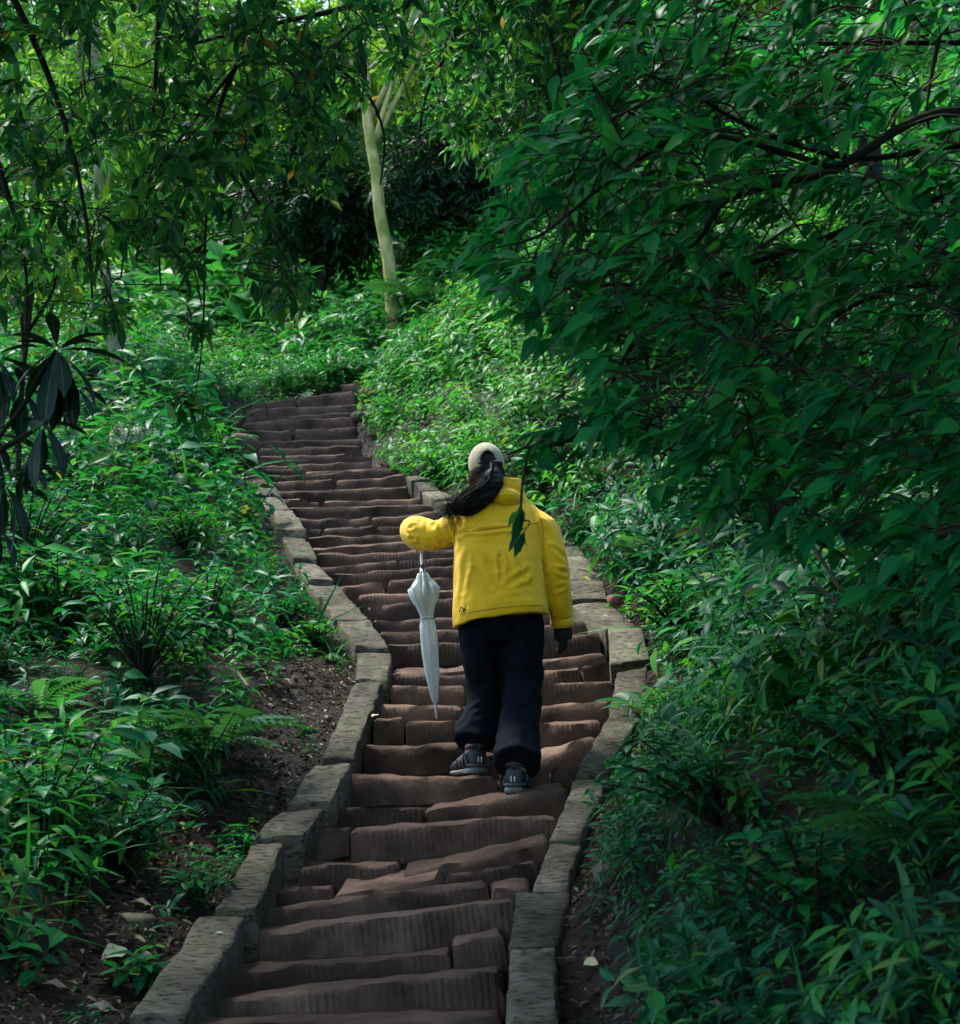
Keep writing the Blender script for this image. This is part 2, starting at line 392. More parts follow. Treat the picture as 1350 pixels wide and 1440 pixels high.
def br(y):
    k = sstep(KRy[-1], KRy[-1] + .3, y); return np.interp(y, KRy, KRx) * (1 - k) + (edge_r(y) + .02) * k
def wl_(y): return np.interp(y, KLy, KLw) * (1 - sstep(KLy[-1], KLy[-1] + .3, y))
def wr_(y): return np.interp(y, KRy, KRw) * (1 - sstep(KRy[-1], KRy[-1] + .3, y))
def ground(x, y):
    x = np.asarray(x, float); y = np.asarray(y, float)
    s = stair_z(y)
    dl = bl(y) - x; dr = x - br(y)
    nz = noise3(np.stack([x.ravel(), y.ravel(), 0 * x.ravel()], 1), 1.3, 3).reshape(x.shape) * .06
    nf = noise3(np.stack([x.ravel(), y.ravel(), 0 * x.ravel()], 1), 7, 4).reshape(x.shape) * .018 + noise3(np.stack([x.ravel(), y.ravel(), 0 * x.ravel()], 1), 21, 9).reshape(x.shape) * .008
    left = -.02 + .02 * sstep(.04, .16, dl) + .15 * sstep(.1, .7, dl) + .10 * np.clip(dl - .5, 0, 20) + (nz + nf) * sstep(0, .25, dl)
    d2 = np.clip(dr - .24, 0, None)
    right = .0 + .10 * sstep(.08, .3, dr) + np.minimum(d2, 2.6) * .80 + np.clip(d2 - 2.6, 0, 30) * .42 + (nz * 1.5 + nf) * sstep(0, .3, dr)
    z = np.where(dl > 0, s + left, np.where(dr > 0, s + right, s - .16))
    # beyond the top of the flight
    b = np.clip(y - 18.45, 0, None)
    slope = .36 + .27 * sstep(-2.6, -.9, x); slope2 = .60
    z = z + np.minimum(b, 9) * slope + np.clip(b - 9, 0, 45) * slope2 - .0
    z = z + sstep(18.4, 18.8, y) * np.where((dl <= 0) & (dr <= 0), .25, 0)
    # the top end: soil closes round the last steps
    return z
def build_ground():
    xs = np.unique(np.concatenate([np.linspace(-60, -8, 16), np.linspace(-8, -3, 24), np.linspace(-3, 3.2, 190), np.linspace(3.2, 9, 26), np.linspace(9, 60, 16)]))
    ys = np.unique(np.concatenate([np.linspace(-40, -2, 12), np.linspace(-2, 4, 30), np.linspace(4, 12, 260), np.linspace(12, 20, 100), np.linspace(20, 30, 40), np.linspace(30, 110, 30)]))
    X, Y = np.meshgrid(xs, ys); Z = ground(X, Y)
    v = np.stack([X, Y, Z], -1).reshape(-1, 3); nx, ny = len(xs), len(ys)
    i, j = np.meshgrid(np.arange(nx - 1), np.arange(ny - 1)); a = (j * nx + i).ravel()
    q = np.stack([a, a + 1, a + 1 + nx, a + nx], 1)
    me = mesh_np('hillside', v, q.ravel(), np.arange(len(q)) * 4, SOIL)
    obj('hillside', me, kind='structure', label='wet brown forest soil of the steep wooded hillside')
build_ground()

def block(name, quad, thick, mat, parent, nu=14, nv=4, r=.022, rough=.008, seed=0, wear=.0):
    """a worn stone block from its top face quad (front-left, front-right, back-right, back-left)"""
    A, B, C, D = [np.asarray(p, float) for p in quad]
    o = (A + B + C + D) / 4
    ex = unit((B - A) + (C - D)); ez = np.array([0, 0, 1.0]); ey = unit(np.cross(ez, ex)); ez = np.cross(ex, ey)
    Rm = np.stack([ex, ey, ez], 1)
    L = np.linalg.norm(B - A); W = np.linalg.norm(D - A)
    us = np.unique(np.concatenate([[0, min(.3, r / L), max(.7, 1 - r / L), 1], np.linspace(r / L, 1 - r / L, nu)]))
    vs = np.unique(np.concatenate([[0, min(.3, r / W), max(.7, 1 - r / W), 1], np.linspace(r / W, 1 - r / W, nv)]))
    U, V = np.meshgrid(us, vs)
    top = ((1 - U)[..., None] * (1 - V)[..., None] * A + U[..., None] * (1 - V)[..., None] * B + U[..., None] * V[..., None] * C + (1 - U)[..., None] * V[..., None] * D)
    top = (top - o) @ Rm
    edge = (U == 0) | (U == 1) | (V == 0) | (V == 1)
    top[..., 2] -= np.where(edge, r * .75, 0)
    if wear: top[..., 2] -= wear * np.sin(np.pi * U) * (1 - V) ** 2
    nx, ny = len(us), len(vs); verts = [top.reshape(-1, 3)]; faces = []
    for j in range(ny - 1):
        for i in range(nx - 1):
            a = j * nx + i; faces.append((a, a + 1, a + nx + 1, a + nx))
    ring = [i for i in range(nx)] + [j * nx + nx - 1 for j in range(1, ny)] + [(ny - 1) * nx + i for i in range(nx - 2, -1, -1)] + [j * nx for j in range(ny - 2, 0, -1)]
    base = top.reshape(-1, 3)[ring]; cur = ring; n0 = nx * ny; m = len(ring)
    cen = base.mean(0)
    for lv, (dz, grow) in enumerate(((.25, .006), (.55, .002), (.8, .0), (1.0, -.02))):
        q = base.copy(); q[:, 2] -= thick * dz; dirn = unit((q - cen) * np.array([1, 1, 0])); q += dirn * grow
        verts.append(q); idx = list(range(n0 + lv * m, n0 + (lv + 1) * m))
        for t in range(m):
            t2 = (t + 1) % m; faces.append((cur[t2], cur[t], idx[t], idx[t2]))
        cur = idx
    faces.append(tuple(cur))
    v = np.vstack(verts)
    wv = v @ Rm.T + o
    n = np.stack([noise3(wv, 6, 11), noise3(wv, 6, 12), noise3(wv, 6, 13)], 1) * rough + np.stack([noise3(wv, 21, 14), noise3(wv, 21, 15), noise3(wv, 21, 16)], 1) * rough * .55
    n[:, 0] *= .6
    v = v + n
    rim = np.zeros(len(v), bool); rim[ring] = True
    ch = np.clip(noise3(wv, 17, 18) - .25, 0, None) + .6 * np.clip(noise3(wv, 41, 19) - .3, 0, None)
    v[:, 2] -= np.where(rim, ch * .028, 0); v[:, :2] -= np.where(rim, ch * .022, 0)[:, None] * unit((v - cen) * np.array([1, 1, 0]))[:, :2]
    me = mesh_faces(name, v, faces, mat); me.set_sharp_from_angle(angle=R(48))
    ob = bpy.data.objects.new(name, me)
    M = Matrix.Identity(4)
    for i in range(3):
        for j in range(3): M[i][j] = Rm[i, j]
        M[i][3] = o[i]
    ob.matrix_world = M; ob.rotation_mode = 'XYZ'
    put(ob, parent); return ob

stairs = empty('stone_stairway', (P(500, 1409, 5.6)), kind='structure', label='long flight of worn reddish sandstone steps climbing the slope', cat='stairway')
for i, (k, (xl, yl, xr, yr), s, d, plain) in enumerate(S):
    D = DK(k) + d + random.uniform(-.02, .02)
    tw = .05 if k < 9 else .03
    A = P(xl, yl, D - tw); B = P(xr, yr, D + tw)
    dep = .40
    up = random.uniform(-.004, .008)
    back = np.array([random.uniform(-.01, .01), dep, 0])
    C = B + back; E = A + back
    C[2] += up + s; E[2] += up + s
    if s: C[2] -= s * .1
    block('step_stone', (A, B, C, E), .24, STEP_PLAIN if plain else STEP, stairs, nu=max(7, int((xr - xl) / 13)), nv=3,
          r=random.uniform(.012, .022), rough=.016 if plain else .011, wear=random.uniform(0, .012))

for nm, K, h, lab in (('stone_kerb', LK, HLK, 'mossy grey-green stone kerb with a wide muddy strip and small leafy plants along its outer side'), ('stone_kerb', RK, HRK, 'bending grey stone kerb at the foot of the steep leafy bank')):
    kr = empty(nm, kerb_pt(*K[1][0], h), kind='structure', label=lab, cat='kerb')
    for (o0, i0, o1, i1) in K:
        a, b, c, d = [kerb_pt(*q, h) for q in (o0, i0, i1, o1)]
        # keep the two ends square to the run, so that a slab has a real width
        mx0 = (a + b) / 2; mx1 = (c + d) / 2
        b = b + (mx0 - b) * np.array([0, .6, .6]); a = a + (mx0 - a) * np.array([0, .6, .6])
        c = c + (mx1 - c) * np.array([0, .6, .6]); d = d + (mx1 - d) * np.array([0, .6, .6])
        if K is RK: pass
        ln = np.linalg.norm(mx1 - mx0)
        sh = unit(mx1 - mx0) * .008
        for q in (a, b): q += sh
        for q in (c, d): q -= sh * .6
        tz = random.uniform(-.018, .018); tl = random.uniform(-.01, .014)
        for q in (c, d): q[2] -= tl
        for q in (a, b): q[2] += tl * .6
        for q in (a, b, c, d): q[:2] += np.array([random.uniform(-.012, .012), random.uniform(-.006, .006)])
        for q in (a, b, c, d): q[2] += tz
        block('kerb_stone', (a, b, c, d), .34, KERB, kr, nu=5, nv=max(4, int(ln / .05)), r=.010, rough=.010)

# ------------------------------------------------------------------ leaves: templates and clouds
def leaf_tmpl(L=1., W=.4, nseg=4, peak=.4, fold=.3, droop=.25, tip=1.4, wave=0.):
    """leaf along +x, upper face +z; returns dict with verts, faces, edge value"""
    v = [(0, 0, 0)]; e = [0.]; f = []
    ts = np.linspace(0, 1, nseg + 1)
    for i, t in enumerate(ts[1:-1]):
        w = (t / peak) ** .75 if t < peak else max(0, 1 - ((t - peak) / (1 - peak)) ** tip)
        w *= W / 2; z = -droop * t * t * L; x = L * t
        wz = wave * math.sin(9 * t)
        v += [(x, -w, z + fold * w + wz * w), (x, 0, z), (x, w, z + fold * w - wz * w)]; e += [1, 0, 1]
    v.append((L, 0, -droop * L)); e.append(0.); n = len(v) - 1
    f += [(0, 1, 2), (0, 2, 3)]
    for i in range(nseg - 2):
        a = 1 + 3 * i; f += [(a, a + 3, a + 4, a + 1), (a + 1, a + 4, a + 5, a + 2)]
    a = 1 + 3 * (nseg - 2); f += [(a, n, a + 1), (a + 1, n, a + 2)]
    return dict(v=np.array(v, float), f=f, e=np.array(e, float), t=np.zeros(len(v)))
def frame(d, up=None):
    """rotation(s) with x along d and z as close to up as possible"""
    d = unit(np.atleast_2d(d)); up = np.broadcast_to(np.array([0, 0, 1.]) if up is None else up, d.shape)
    y = np.cross(up, d); bad = np.linalg.norm(y, axis=1) < 1e-3; y = np.where(bad[:, None], np.array([0, 1., 0]), y); y = unit(y)
    z = np.cross(d, y); return np.stack([d, y, z], 2)
def rot_z(a):
    c, s = np.cos(a), np.sin(a); o = np.zeros_like(c); i = np.ones_like(c)
    return np.stack([np.stack([c, -s, o], -1), np.stack([s, c, o], -1), np.stack([o, o, i], -1)], -2)
def compose(parts):
    """several (template, 3x3, offset, tint) -> one template"""
    v, f, e, t, n = [], [], [], [], 0
    for T, M, o, ti in parts:
        v.append(T['v'] @ np.asarray(M).T + o); f += [tuple(i + n for i in q) for q in T['f']]
        e.append(T['e']); t.append(T['t'] + ti); n += len(T['v'])
    return dict(v=np.vstack(v), f=f, e=np.concatenate(e), t=np.concatenate(t))
def flat(T):
    if 'loops' not in T:
        T['loops'] = np.array([i for q in T['f'] for i in q]); T['starts'] = np.cumsum([0] + [len(q) for q in T['f']])[:-1]
    return T
class Cloud:
    def __init__(s): s.v = []; s.l = []; s.s = []; s.e = []; s.t = []; s.nv = 0; s.nl = 0
    def add(s, T, M, O, tint):
        """T template; M (n,3,3); O (n,3); tint (n,)"""
        n = len(O)
        if n == 0: return
        flat(T); k = len(T['v']); nl = len(T['loops'])
        v = np.einsum('nij,kj->nki', M, T['v']) + np.asarray(O)[:, None, :]
        s.v.append(v.reshape(-1, 3)); off = s.nv + np.arange(n) * k
        s.l.append((T['loops'][None] + off[:, None]).ravel()); s.s.append((T['starts'][None] + (s.nl + np.arange(n) * nl)[:, None]).ravel())
        s.e.append(np.tile(T['e'], n)); s.t.append((T['t'][None] + np.asarray(tint)[:, None]).ravel())
        s.nv += n * k; s.nl += n * nl
    def mesh(s, name, mat, smooth=True):
        if not s.v: return None
        t = np.mod(np.concatenate(s.t), 1.0)
        return mesh_np(name, np.vstack(s.v), np.concatenate(s.l), np.concatenate(s.s), mat, smooth, dict(edge=np.concatenate(s.e), tint=t))
def stem_tmpl(p0, p1, r):
    v, f = tube(np.array([p0, (np.array(p0) + np.array(p1)) / 2, p1]), [r, r * .8, r * .5], 3, cap=False)
    return dict(v=v, f=f, e=np.ones(len(v)), t=np.zeros(len(v)))
def herb(rs, nleaf=10, leaf=None, L=.34, h=1.0, up=.25, start=.25, whorl=False, stem=True):
    """an upright leafy herb of height about 1"""
    r = np.random.default_rng(rs); parts = []
    if stem: parts.append((stem_tmpl((0, 0, 0), (0, 0, h), .012), np.eye(3), np.zeros(3), 0))
    a = r.uniform(0, 6.28)
    for i in range(nleaf):
        t = start + (1 - start) * (i + .5) / nleaf
        if whorl and i > nleaf * .5: t = 1.0; a += 2 * math.pi / (nleaf * .5) + r.normal(0, .1)
        else: a += 2.4 + r.normal(0, .3)
        el = up * (1 if t > .8 else .3) + r.normal(0, .2)
        d = np.array([math.cos(a) * math.cos(el), math.sin(a) * math.cos(el), math.sin(el)])
        s = L * (1.15 - .45 * abs(t - .6)) * r.uniform(.75, 1.2)
        M = frame(d, unit(np.array([r.normal(0, .25), r.normal(0, .25), 1])))[0] * s
        parts.append((leaf, M, np.array([0, 0, t * h]) + d * .04, r.uniform(-.12, .12)))
    return compose(parts)
LF_MED = leaf_tmpl(1, .42, 3, .4, .35, .3)
LF_LOW = leaf_tmpl(1, .44, 2, .45, .3, .25)
LF_LAN = leaf_tmpl(1, .24, 3, .4, .3, .35)
LF_LANLOW = leaf_tmpl(1, .26, 2, .45, .3, .3)
LF_BIG = leaf_tmpl(1, .58, 5, .36, .3, .28, tip=1.25, wave=.12)
LF_NAR = leaf_tmpl(1, .36, 4, .45, .3, .25, tip=1.5)
LF_LEATH = leaf_tmpl(1, .27, 5, .6, .25, .35, tip=2.2)
H_NEAR = [herb(1, 11, LF_MED, .30), herb(2, 9, LF_MED, .36, whorl=True), herb(3, 12, LF_LAN, .36), herb(4, 8, LF_MED, .42, up=.1), herb(5, 12, LF_LAN, .34, whorl=True, up=.4)]
def tuft(rs, n, W=.05):
    r = np.random.default_rng(rs); parts = []; T_ = leaf_tmpl(1, W, 4, .3, .3, .75, tip=1.3)
    for i in range(n):
        a = i * 2.4; el = r.uniform(.6, 1.3); d = np.array([math.cos(a) * math.cos(el), math.sin(a) * math.cos(el), math.sin(el)])
        parts.append((T_, frame(d)[0] * r.uniform(.7, 1.3), np.array([math.cos(a), math.sin(a), 0]) * .03, r.uniform(-.1, .1)))
    return compose(parts)
def ferny(rs, n):
    r = np.random.default_rng(rs); parts = []
    for i in range(n):
        a = 6.28 * i / n + r.normal(0, .2); el = r.uniform(.5, .9); ax = np.array([math.cos(a), math.sin(a), 0])
        for j in range(8):
            t = .25 + .75 * j / 8; q = ax * t * math.cos(el) + np.array([0, 0, t * math.sin(el) - .45 * t * t])
            for sd_ in (-1, 1):
                sv = np.array([-ax[1], ax[0], 0]) * sd_; parts.append((LF_LANLOW, frame(unit(sv + ax * .5 + np.array([0, 0, -.15])))[0] * .30 * (1.15 - t), q, 0))
    return compose(parts)
H_NEAR += [H_NEAR[0], H_NEAR[2], H_NEAR[1], herb(6, 7, LF_BIG, .36, up=.05), herb(7, 16, LF_MED, .2, start=.1), tuft(8, 9), ferny(9, 6)]
H_FAR = [herb(11, 10, LF_LOW, .38, stem=False), herb(12, 9, LF_LOW, .42, whorl=True, stem=False), herb(13, 11, LF_LANLOW, .42, stem=False)]
# twigs for crowns: leaves round a short shoot along +x
def shoot(rs, n, leaf, L, stem=False):
    r = np.random.default_rng(rs); parts = []
    for i in range(n):
        t = .15 + .85 * i / (n - 1); a = i * 2.4 + r.normal(0, .4)
        sp_ = .75 if i < n - 1 else .1
        d = unit(np.array([.6 + r.normal(0, .2), sp_ * math.cos(a), sp_ * math.sin(a) * .6 - .12]))
        parts.append((leaf, frame(d, unit(np.array([r.normal(0, .3), r.normal(0, .3), 1])))[0] * L * r.uniform(.75, 1.2), np.array([t, 0, -.1 * t * t]), r.uniform(-.15, .15)))
    if stem: parts.append((stem_tmpl((0, 0, 0), (1, 0, -.1), .014), np.eye(3), np.zeros(3), 0))
    return compose(parts)
SH_FAR = [shoot(21, 9, LF_LOW, .42), shoot(22, 8, LF_LANLOW, .5), shoot(23, 10, LF_LOW, .36)]
SH_MID = [shoot(31, 9, LF_LAN, .46, True), shoot(32, 8, LF_MED, .40, True), shoot(33, 10, LF_LAN, .42, True)]

def in_view(p, m=220):
    q = to_px(p); return (q[:, 0] > -m) & (q[:, 0] < 1350 + m) & (q[:, 1] > -m) & (q[:, 1] < 1440 + m + 160)
def scatter(cloud, x0, x1, y0, y1, dens, tmpls, size, lean=(0, 0), lean_amt=.35, keep=None, sink=.03, squash=1.0, clump=.0):
    n = int((x1 - x0) * (y1 - y0) * dens)
    x = rng.uniform(x0, x1, n); y = rng.uniform(y0, y1, n)
    k = np.ones(n, bool)
    if keep is not None: k &= keep(x, y)
    if clump:
        q = np.stack([x, y, 0 * x], 1); k &= noise3(q, 2.2, 77) + rng.normal(0, .35, n) > -clump
    x, y = x[k], y[k]; o = np.stack([x, y, ground(x, y) - sink], 1)
    k = in_view(o); o = o[k]; n = len(o)
    sz = (size[0] * .75 + (size[1] - size[0] * .75) * rng.random(n) ** 1.5) * (1 + .45 * noise3(o, 1.9, 78))
    ax = unit(np.stack([rng.normal(lean[0], lean_amt, n), rng.normal(lean[1], lean_amt, n), np.ones(n)], 1))
    base = frame(ax, np.array([1., 0, 0]))            # x along axis
    M = np.stack([base[:, :, 1], base[:, :, 2], base[:, :, 0]], 2)   # z along axis
    M = M @ rot_z(rng.uniform(0, 6.28, n)) * sz[:, None, None]
    if squash != 1: M[:, :, 2] *= squash
    which = rng.integers(0, len(tmpls), n)
    tint = (noise3(o, 1.6, 79) * .34 + .40 + rng.normal(0, .16, n)).clip(.0, .86)
    for i, T in enumerate(tmpls):
        m = which == i; cloud.add(T, M[m], o[m], tint[m])

def mud_w(y):   # bare strip outside the left kerb
    return np.interp(y, [0, 5, 6.2, 7.5, 8.4, 9.2, 10.2, 11.5, 15, 16, 18.3, 18.6], [.5, .44, .36, .36, .42, .38, .18, .16, .2, .2, .2, 0])
def mud_r(y):
    return np.interp(y, [0, 5, 6.5, 8, 9.5, 11, 13, 15.3, 15.8, 18.6, 19], [.24, .24, .16, .08, .14, .10, .03, .02, .10, .08, 0])
def off_l(x, y): return bl(y) - wl_(y) - .03 - x
def off_r(x, y): return x - br(y) - wr_(y) - .03
def jit(x, y): return .10 * noise3(np.stack([x, y, 0 * x], 1), 4, 55)
keepL = lambda x, y: off_l(x, y) > mud_w(y) + jit(x, y)
keepR = lambda x, y: off_r(x, y) > mud_r(y) + .5 * jit(x, y)
# ground cover on the flank beside the wide mud strip
c = Cloud()
scatter(c, -3.6, .2, 3.6, 8.5, 150, H_NEAR, (.16, .34), (.12, -.1), keep=keepL, clump=.9)
scatter(c, -5.0, .2, 8.5, 13, 105, H_NEAR, (.20, .42), (.1, -.1), keep=keepL, clump=.9)
scatter(c, -7.5, .0, 13, 18.6, 60, H_NEAR, (.25, .5), (.1, -.1), keep=keepL)
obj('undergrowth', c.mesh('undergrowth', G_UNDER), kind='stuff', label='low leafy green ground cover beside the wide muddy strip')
# ground cover on the steep bank
c = Cloud()
scatter(c, -.2, 2.6, 3.3, 8.5, 290, H_NEAR, (.16, .31), (-.55, -.25), keep=keepR, clump=1.5)
scatter(c, -.2, 4.2, 8.5, 13, 150, H_NEAR, (.18, .36), (-.5, -.25), keep=keepR, clump=1.1)
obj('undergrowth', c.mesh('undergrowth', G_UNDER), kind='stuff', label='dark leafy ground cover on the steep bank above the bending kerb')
c = Cloud()
scatter(c, -1.8, 5.5, 13, 18.8, 190, H_NEAR, (.18, .36), (-.4, -.3), keep=keepR)
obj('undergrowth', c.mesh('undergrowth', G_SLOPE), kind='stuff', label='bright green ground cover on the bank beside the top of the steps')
c = Cloud()
scatter(c, -9, 6, 18.35, 20.5, 85, H_NEAR, (.2, .4), (0, -.3))
scatter(c, -2.8, -.9, 18.25, 19.3, 260, H_NEAR, (.22, .42), (0, -.25))
scatter(c, -9, 6, 20.5, 24, 60, H_NEAR, (.3, .55), (0, -.3))
scatter(c, -13, 10, 24, 34, 16, H_FAR, (.6, 1.1), (0, -.3))
scatter(c, -24, 22, 34, 62, 1.6, H_FAR, (1.3, 2.4), (0, -.3))
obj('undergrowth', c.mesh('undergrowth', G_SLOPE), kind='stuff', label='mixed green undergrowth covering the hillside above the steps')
# sparse little plants along the kerbs
c = Cloud()
def edge_keep(x, y):
    q = noise3(np.stack([x, y, 0 * x], 1), 1.9, 91); d = off_l(x, y)
    return (d > .0) & (d < .17) & (q > .1)
scatter(c, -2.2, .2, 4.8, 12.5, 120, H_NEAR, (.08, .17), (.1, 0), keep=edge_keep)
def mud_keep(x, y):
    d = off_l(x, y); return (d > .05) & (d < mud_w(y)) & (rng.random(len(x)) < .22)
scatter(c, -2.4, .2, 4.2, 10.5, 60, H_NEAR, (.04, .12), keep=mud_keep)
def edge_keep_r(x, y):
    d = off_r(x, y); return (d > .02) & (d < mud_r(y)) & (rng.random(len(x)) < .22)
scatter(c, -.4, 2, 4.2, 16, 60, H_NEAR, (.05, .13), keep=edge_keep_r)
scatter(c, -.4, 2, 4.6, 15, 70, H_NEAR, (.08, .16), (-.2, -.1), keep=lambda x, y: (off_r(x, y) > .06) & (off_r(x, y) < .14) & (noise3(np.stack([x, y, 0 * x], 1), 2.3, 92) > .05))
scatter(c, -2.4, .2, 9.5, 12.2, 110, H_NEAR, (.07, .14), (.1, -.1), keep=lambda x, y: (off_l(x, y) > .01) & (off_l(x, y) < .14))
obj('undergrowth', c.mesh('undergrowth', G_UNDER), kind='stuff', label='small weeds sprouting along the outer edges of the kerbs')

# ------------------------------------------------------------------ trees
def crown_cloud(cloud, centres, radii, n, tmpls, size, droop=.2, view=True):
    """n shoots in each clump ellipsoid"""
    for cc, rr in zip(centres, radii):
        d = unit(rng.normal(size=(n, 3))); r = rng.uniform(.25, 1, n) ** .6
        o = cc + d * r[:, None] * rr
        if view:
            k = in_view(o, 260); o, d = o[k], d[k]
        m = len(o)
        if m == 0: continue
        ax = unit(d * .8 + rng.normal(0, .45, (m, 3)) + np.array([0, 0, -droop]))
        M = frame(ax, unit(np.array([0, 0, 1.]) + rng.normal(0, .35, (m, 3)))) * rng.uniform(size[0], size[1], m)[:, None, None]
        w = rng.integers(0, len(tmpls), m); tint = (rng.uniform(.15, .75) + rng.normal(0, .12, m)).clip(0, .84)
        for i, T in enumerate(tmpls): cloud.add(T, M[w == i], o[w == i], tint[w == i])
def make_tree(name, label, trunk_pts, r0, r1, bark, crown_c, crown_r, clumps, per, tmpls, size, leafm, clump_r=.3, view=True, group=None, droop=.2, limbs=7):
    b0 = np.array(trunk_pts[0], float); b0[2] = float(ground(b0[0], b0[1])) - .08; trunk_pts = [b0] + [q for q in trunk_pts[1:] if q[2] > b0[2] + .35]
    root = empty(name, b0, label, 'tree', group)
    path = spline(trunk_pts, 18); m = len(path)
    path[1:] += np.stack([noise3(path[1:], 1.1, 5), noise3(path[1:], 1.1, 6), 0 * path[1:, 0]], 1) * r0 * .4
    rad = np.linspace(r0, r1, m); rad[0] *= 1.35; rad[1] *= 1.1
    obj('trunk', mesh_faces('trunk', *tube(path, rad, 12), bark), root)
    crown_c = np.asarray(crown_c, float); crown_r = np.asarray(crown_r, float)
    d = unit(rng.normal(size=(clumps, 3))); rr = rng.uniform(.3, 1, clumps) ** .5
    cs = crown_c + d * rr[:, None] * crown_r * (1 - clump_r * .6)
    ac = Acc()
    for i in range(min(limbs, clumps)):
        s = path[rng.integers(int(m * .45), m)]; e = cs[i]
        mid = (s + e) / 2 + np.array([0, 0, .12 * np.linalg.norm(e - s)]) + rng.normal(0, .08, 3) * np.linalg.norm(e - s)
        p = spline([s, mid, e], 9); ac.add(*tube(p, np.linspace(r1 * .55 + .01, .006, 9), 5))
    if limbs: obj('limbs', ac.mesh('limbs', bark), root, kind='stuff')
    cl = Cloud(); rads = [crown_r * clump_r * rng.uniform(.7, 1.35) for _ in cs]
    crown_cloud(cl, cs, rads, per, tmpls, size, droop, view)
    if cl.v: obj('crown', cl.mesh('crown', leafm), root, kind='stuff')
    return root
# the pale trunk above the steps
D1 = 20.5
t1 = [P(554, 478, D1), P(551, 440, D1), P(541, 350, D1), P(528, 250, D1 + .1), P(516, 130, D1 + .2), P(508, 20, D1 + .3), P(500, -160, D1 + .5)]
make_tree('forest_tree', 'slender tree with pale yellow-green trunk standing above the steps', t1, .088, .058, BARK_PALE, P(490, -210, D1 + .4), (2.6, 2.2, 1.3), 14, 80, SH_FAR, (.30, .5), G_FAR, .33)
D2 = 17.6
t2 = [P(170, 610, D2), P(163, 520, D2), P(152, 420, D2), P(143, 300, D2), P(138, 120, D2), P(130, -60, D2)]
make_tree('forest_tree', 'thin grey trunked tree rising beside the pale boulder', t2, .075, .04, BARK_GREY, P(110, 60, D2 + .6), (1.5, 1.3, 1.2), 7, 70, SH_FAR, (.22, .4), G_FAR, .35)
G_GLOOM = leaf_mat('gloom_dark_leaf', [(0, (.004, .026, .016)), (.6, (.007, .042, .022)), (1, (.016, .075, .03))], trans=.25)  # leaf colour darkened to carry the gloom of the deep wood
for (px, py, D, rr, lab) in ((445, 275, 23.0, (1.25, 1.0, 1.0), 'dense tree with leaves coloured dark for the gloom on the hidden side of the pale trunk'), (655, 235, 22.0, (1.15, 1.0, 1.0), 'tree with leaves coloured dark for gloom between the pale trunk and the bank')):
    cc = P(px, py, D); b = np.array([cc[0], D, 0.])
    make_tree('gloom_tree', lab, [b, np.array([cc[0] + .1, D, cc[2] - .6]), cc + (0, 0, .4), cc + (0, 0, 1.6)], .07, .04, BARK_DARK, cc, rr, 22, 70, SH_FAR, (.22, .4), G_GLOOM, .4)
make_tree('sapling', 'spindly dark sapling rising behind the drooping leathery shrub', [P(28, 640, 12.), P(28, 560, 12.), P(40, 440, 12.), P(46, 330, 12.)], .022, .012, BARK_DARK, P(50, 350, 12.2), (.55, .5, .5), 8, 26, SH_MID, (.18, .3), G_FAR, .4)
# dark small-leaved tree leaning out from the bank
Db = 13.5
bx, by = 3.4, 13.8
make_tree('forest_tree', 'dark small-leaved tree leaning out over the bank behind the broad leaves', [np.array([bx, by, ground(bx, by) - .1]), np.array([3.1, 13.7, ground(bx, by) + 1.2]), P(960, 200, Db), P(860, 60, Db), P(800, -60, Db)], .13, .05, BARK_DARK,
          P(790, 140, Db), (1.2, 1.2, 1.15), 20, 85, SH_MID, (.2, .34), G_NARROW, .36, droop=.5, limbs=14)
# further trees up the hill
far = [(230, 430, 29, 'tall tree with hazy yellow-green crown up the hill'), (660, 330, 27, 'broad crowned tree just behind the pale trunk'), (380, 300, 33, 'old tree high on the wooded hill'),
       (760, 260, 24, 'bushy tree above the bright green bank'), (900, 250, 20, 'leafy tree rooted on the crest of the bank'), (1100, 250, 24, 'tree standing in the dark wood above the bank'), (1300, 240, 21, 'tree behind the spreading broad-leaved branches'),
       (130, 330, 36, 'distant tree filling the top of the hillside'), (560, 230, 38, 'distant pale green tree at the head of the slope'), (820, 200, 36, 'distant dark tree on the ridge above the bank')]
for (px, py, D, lab) in far:
    x = P(px, py, D)[0]; b = np.array([x, D, ground(x, D) - .15]); H = rng.uniform(5, 7.5)
    tp = [b, b + np.array([rng.normal(0, .12), 0, H * .4]), b + np.array([rng.normal(0, .3), .1, H * .8]), b + np.array([rng.normal(0, .4), 0, H * 1.15])]
    make_tree('forest_tree', lab, tp, .16, .07, BARK_DARK, b + np.array([0, -.2, H * .72]), (2.6, 2.2, H * .42), 22, 58, SH_FAR, (.34, .62), G_FAR, .3, group='trees up the hill')

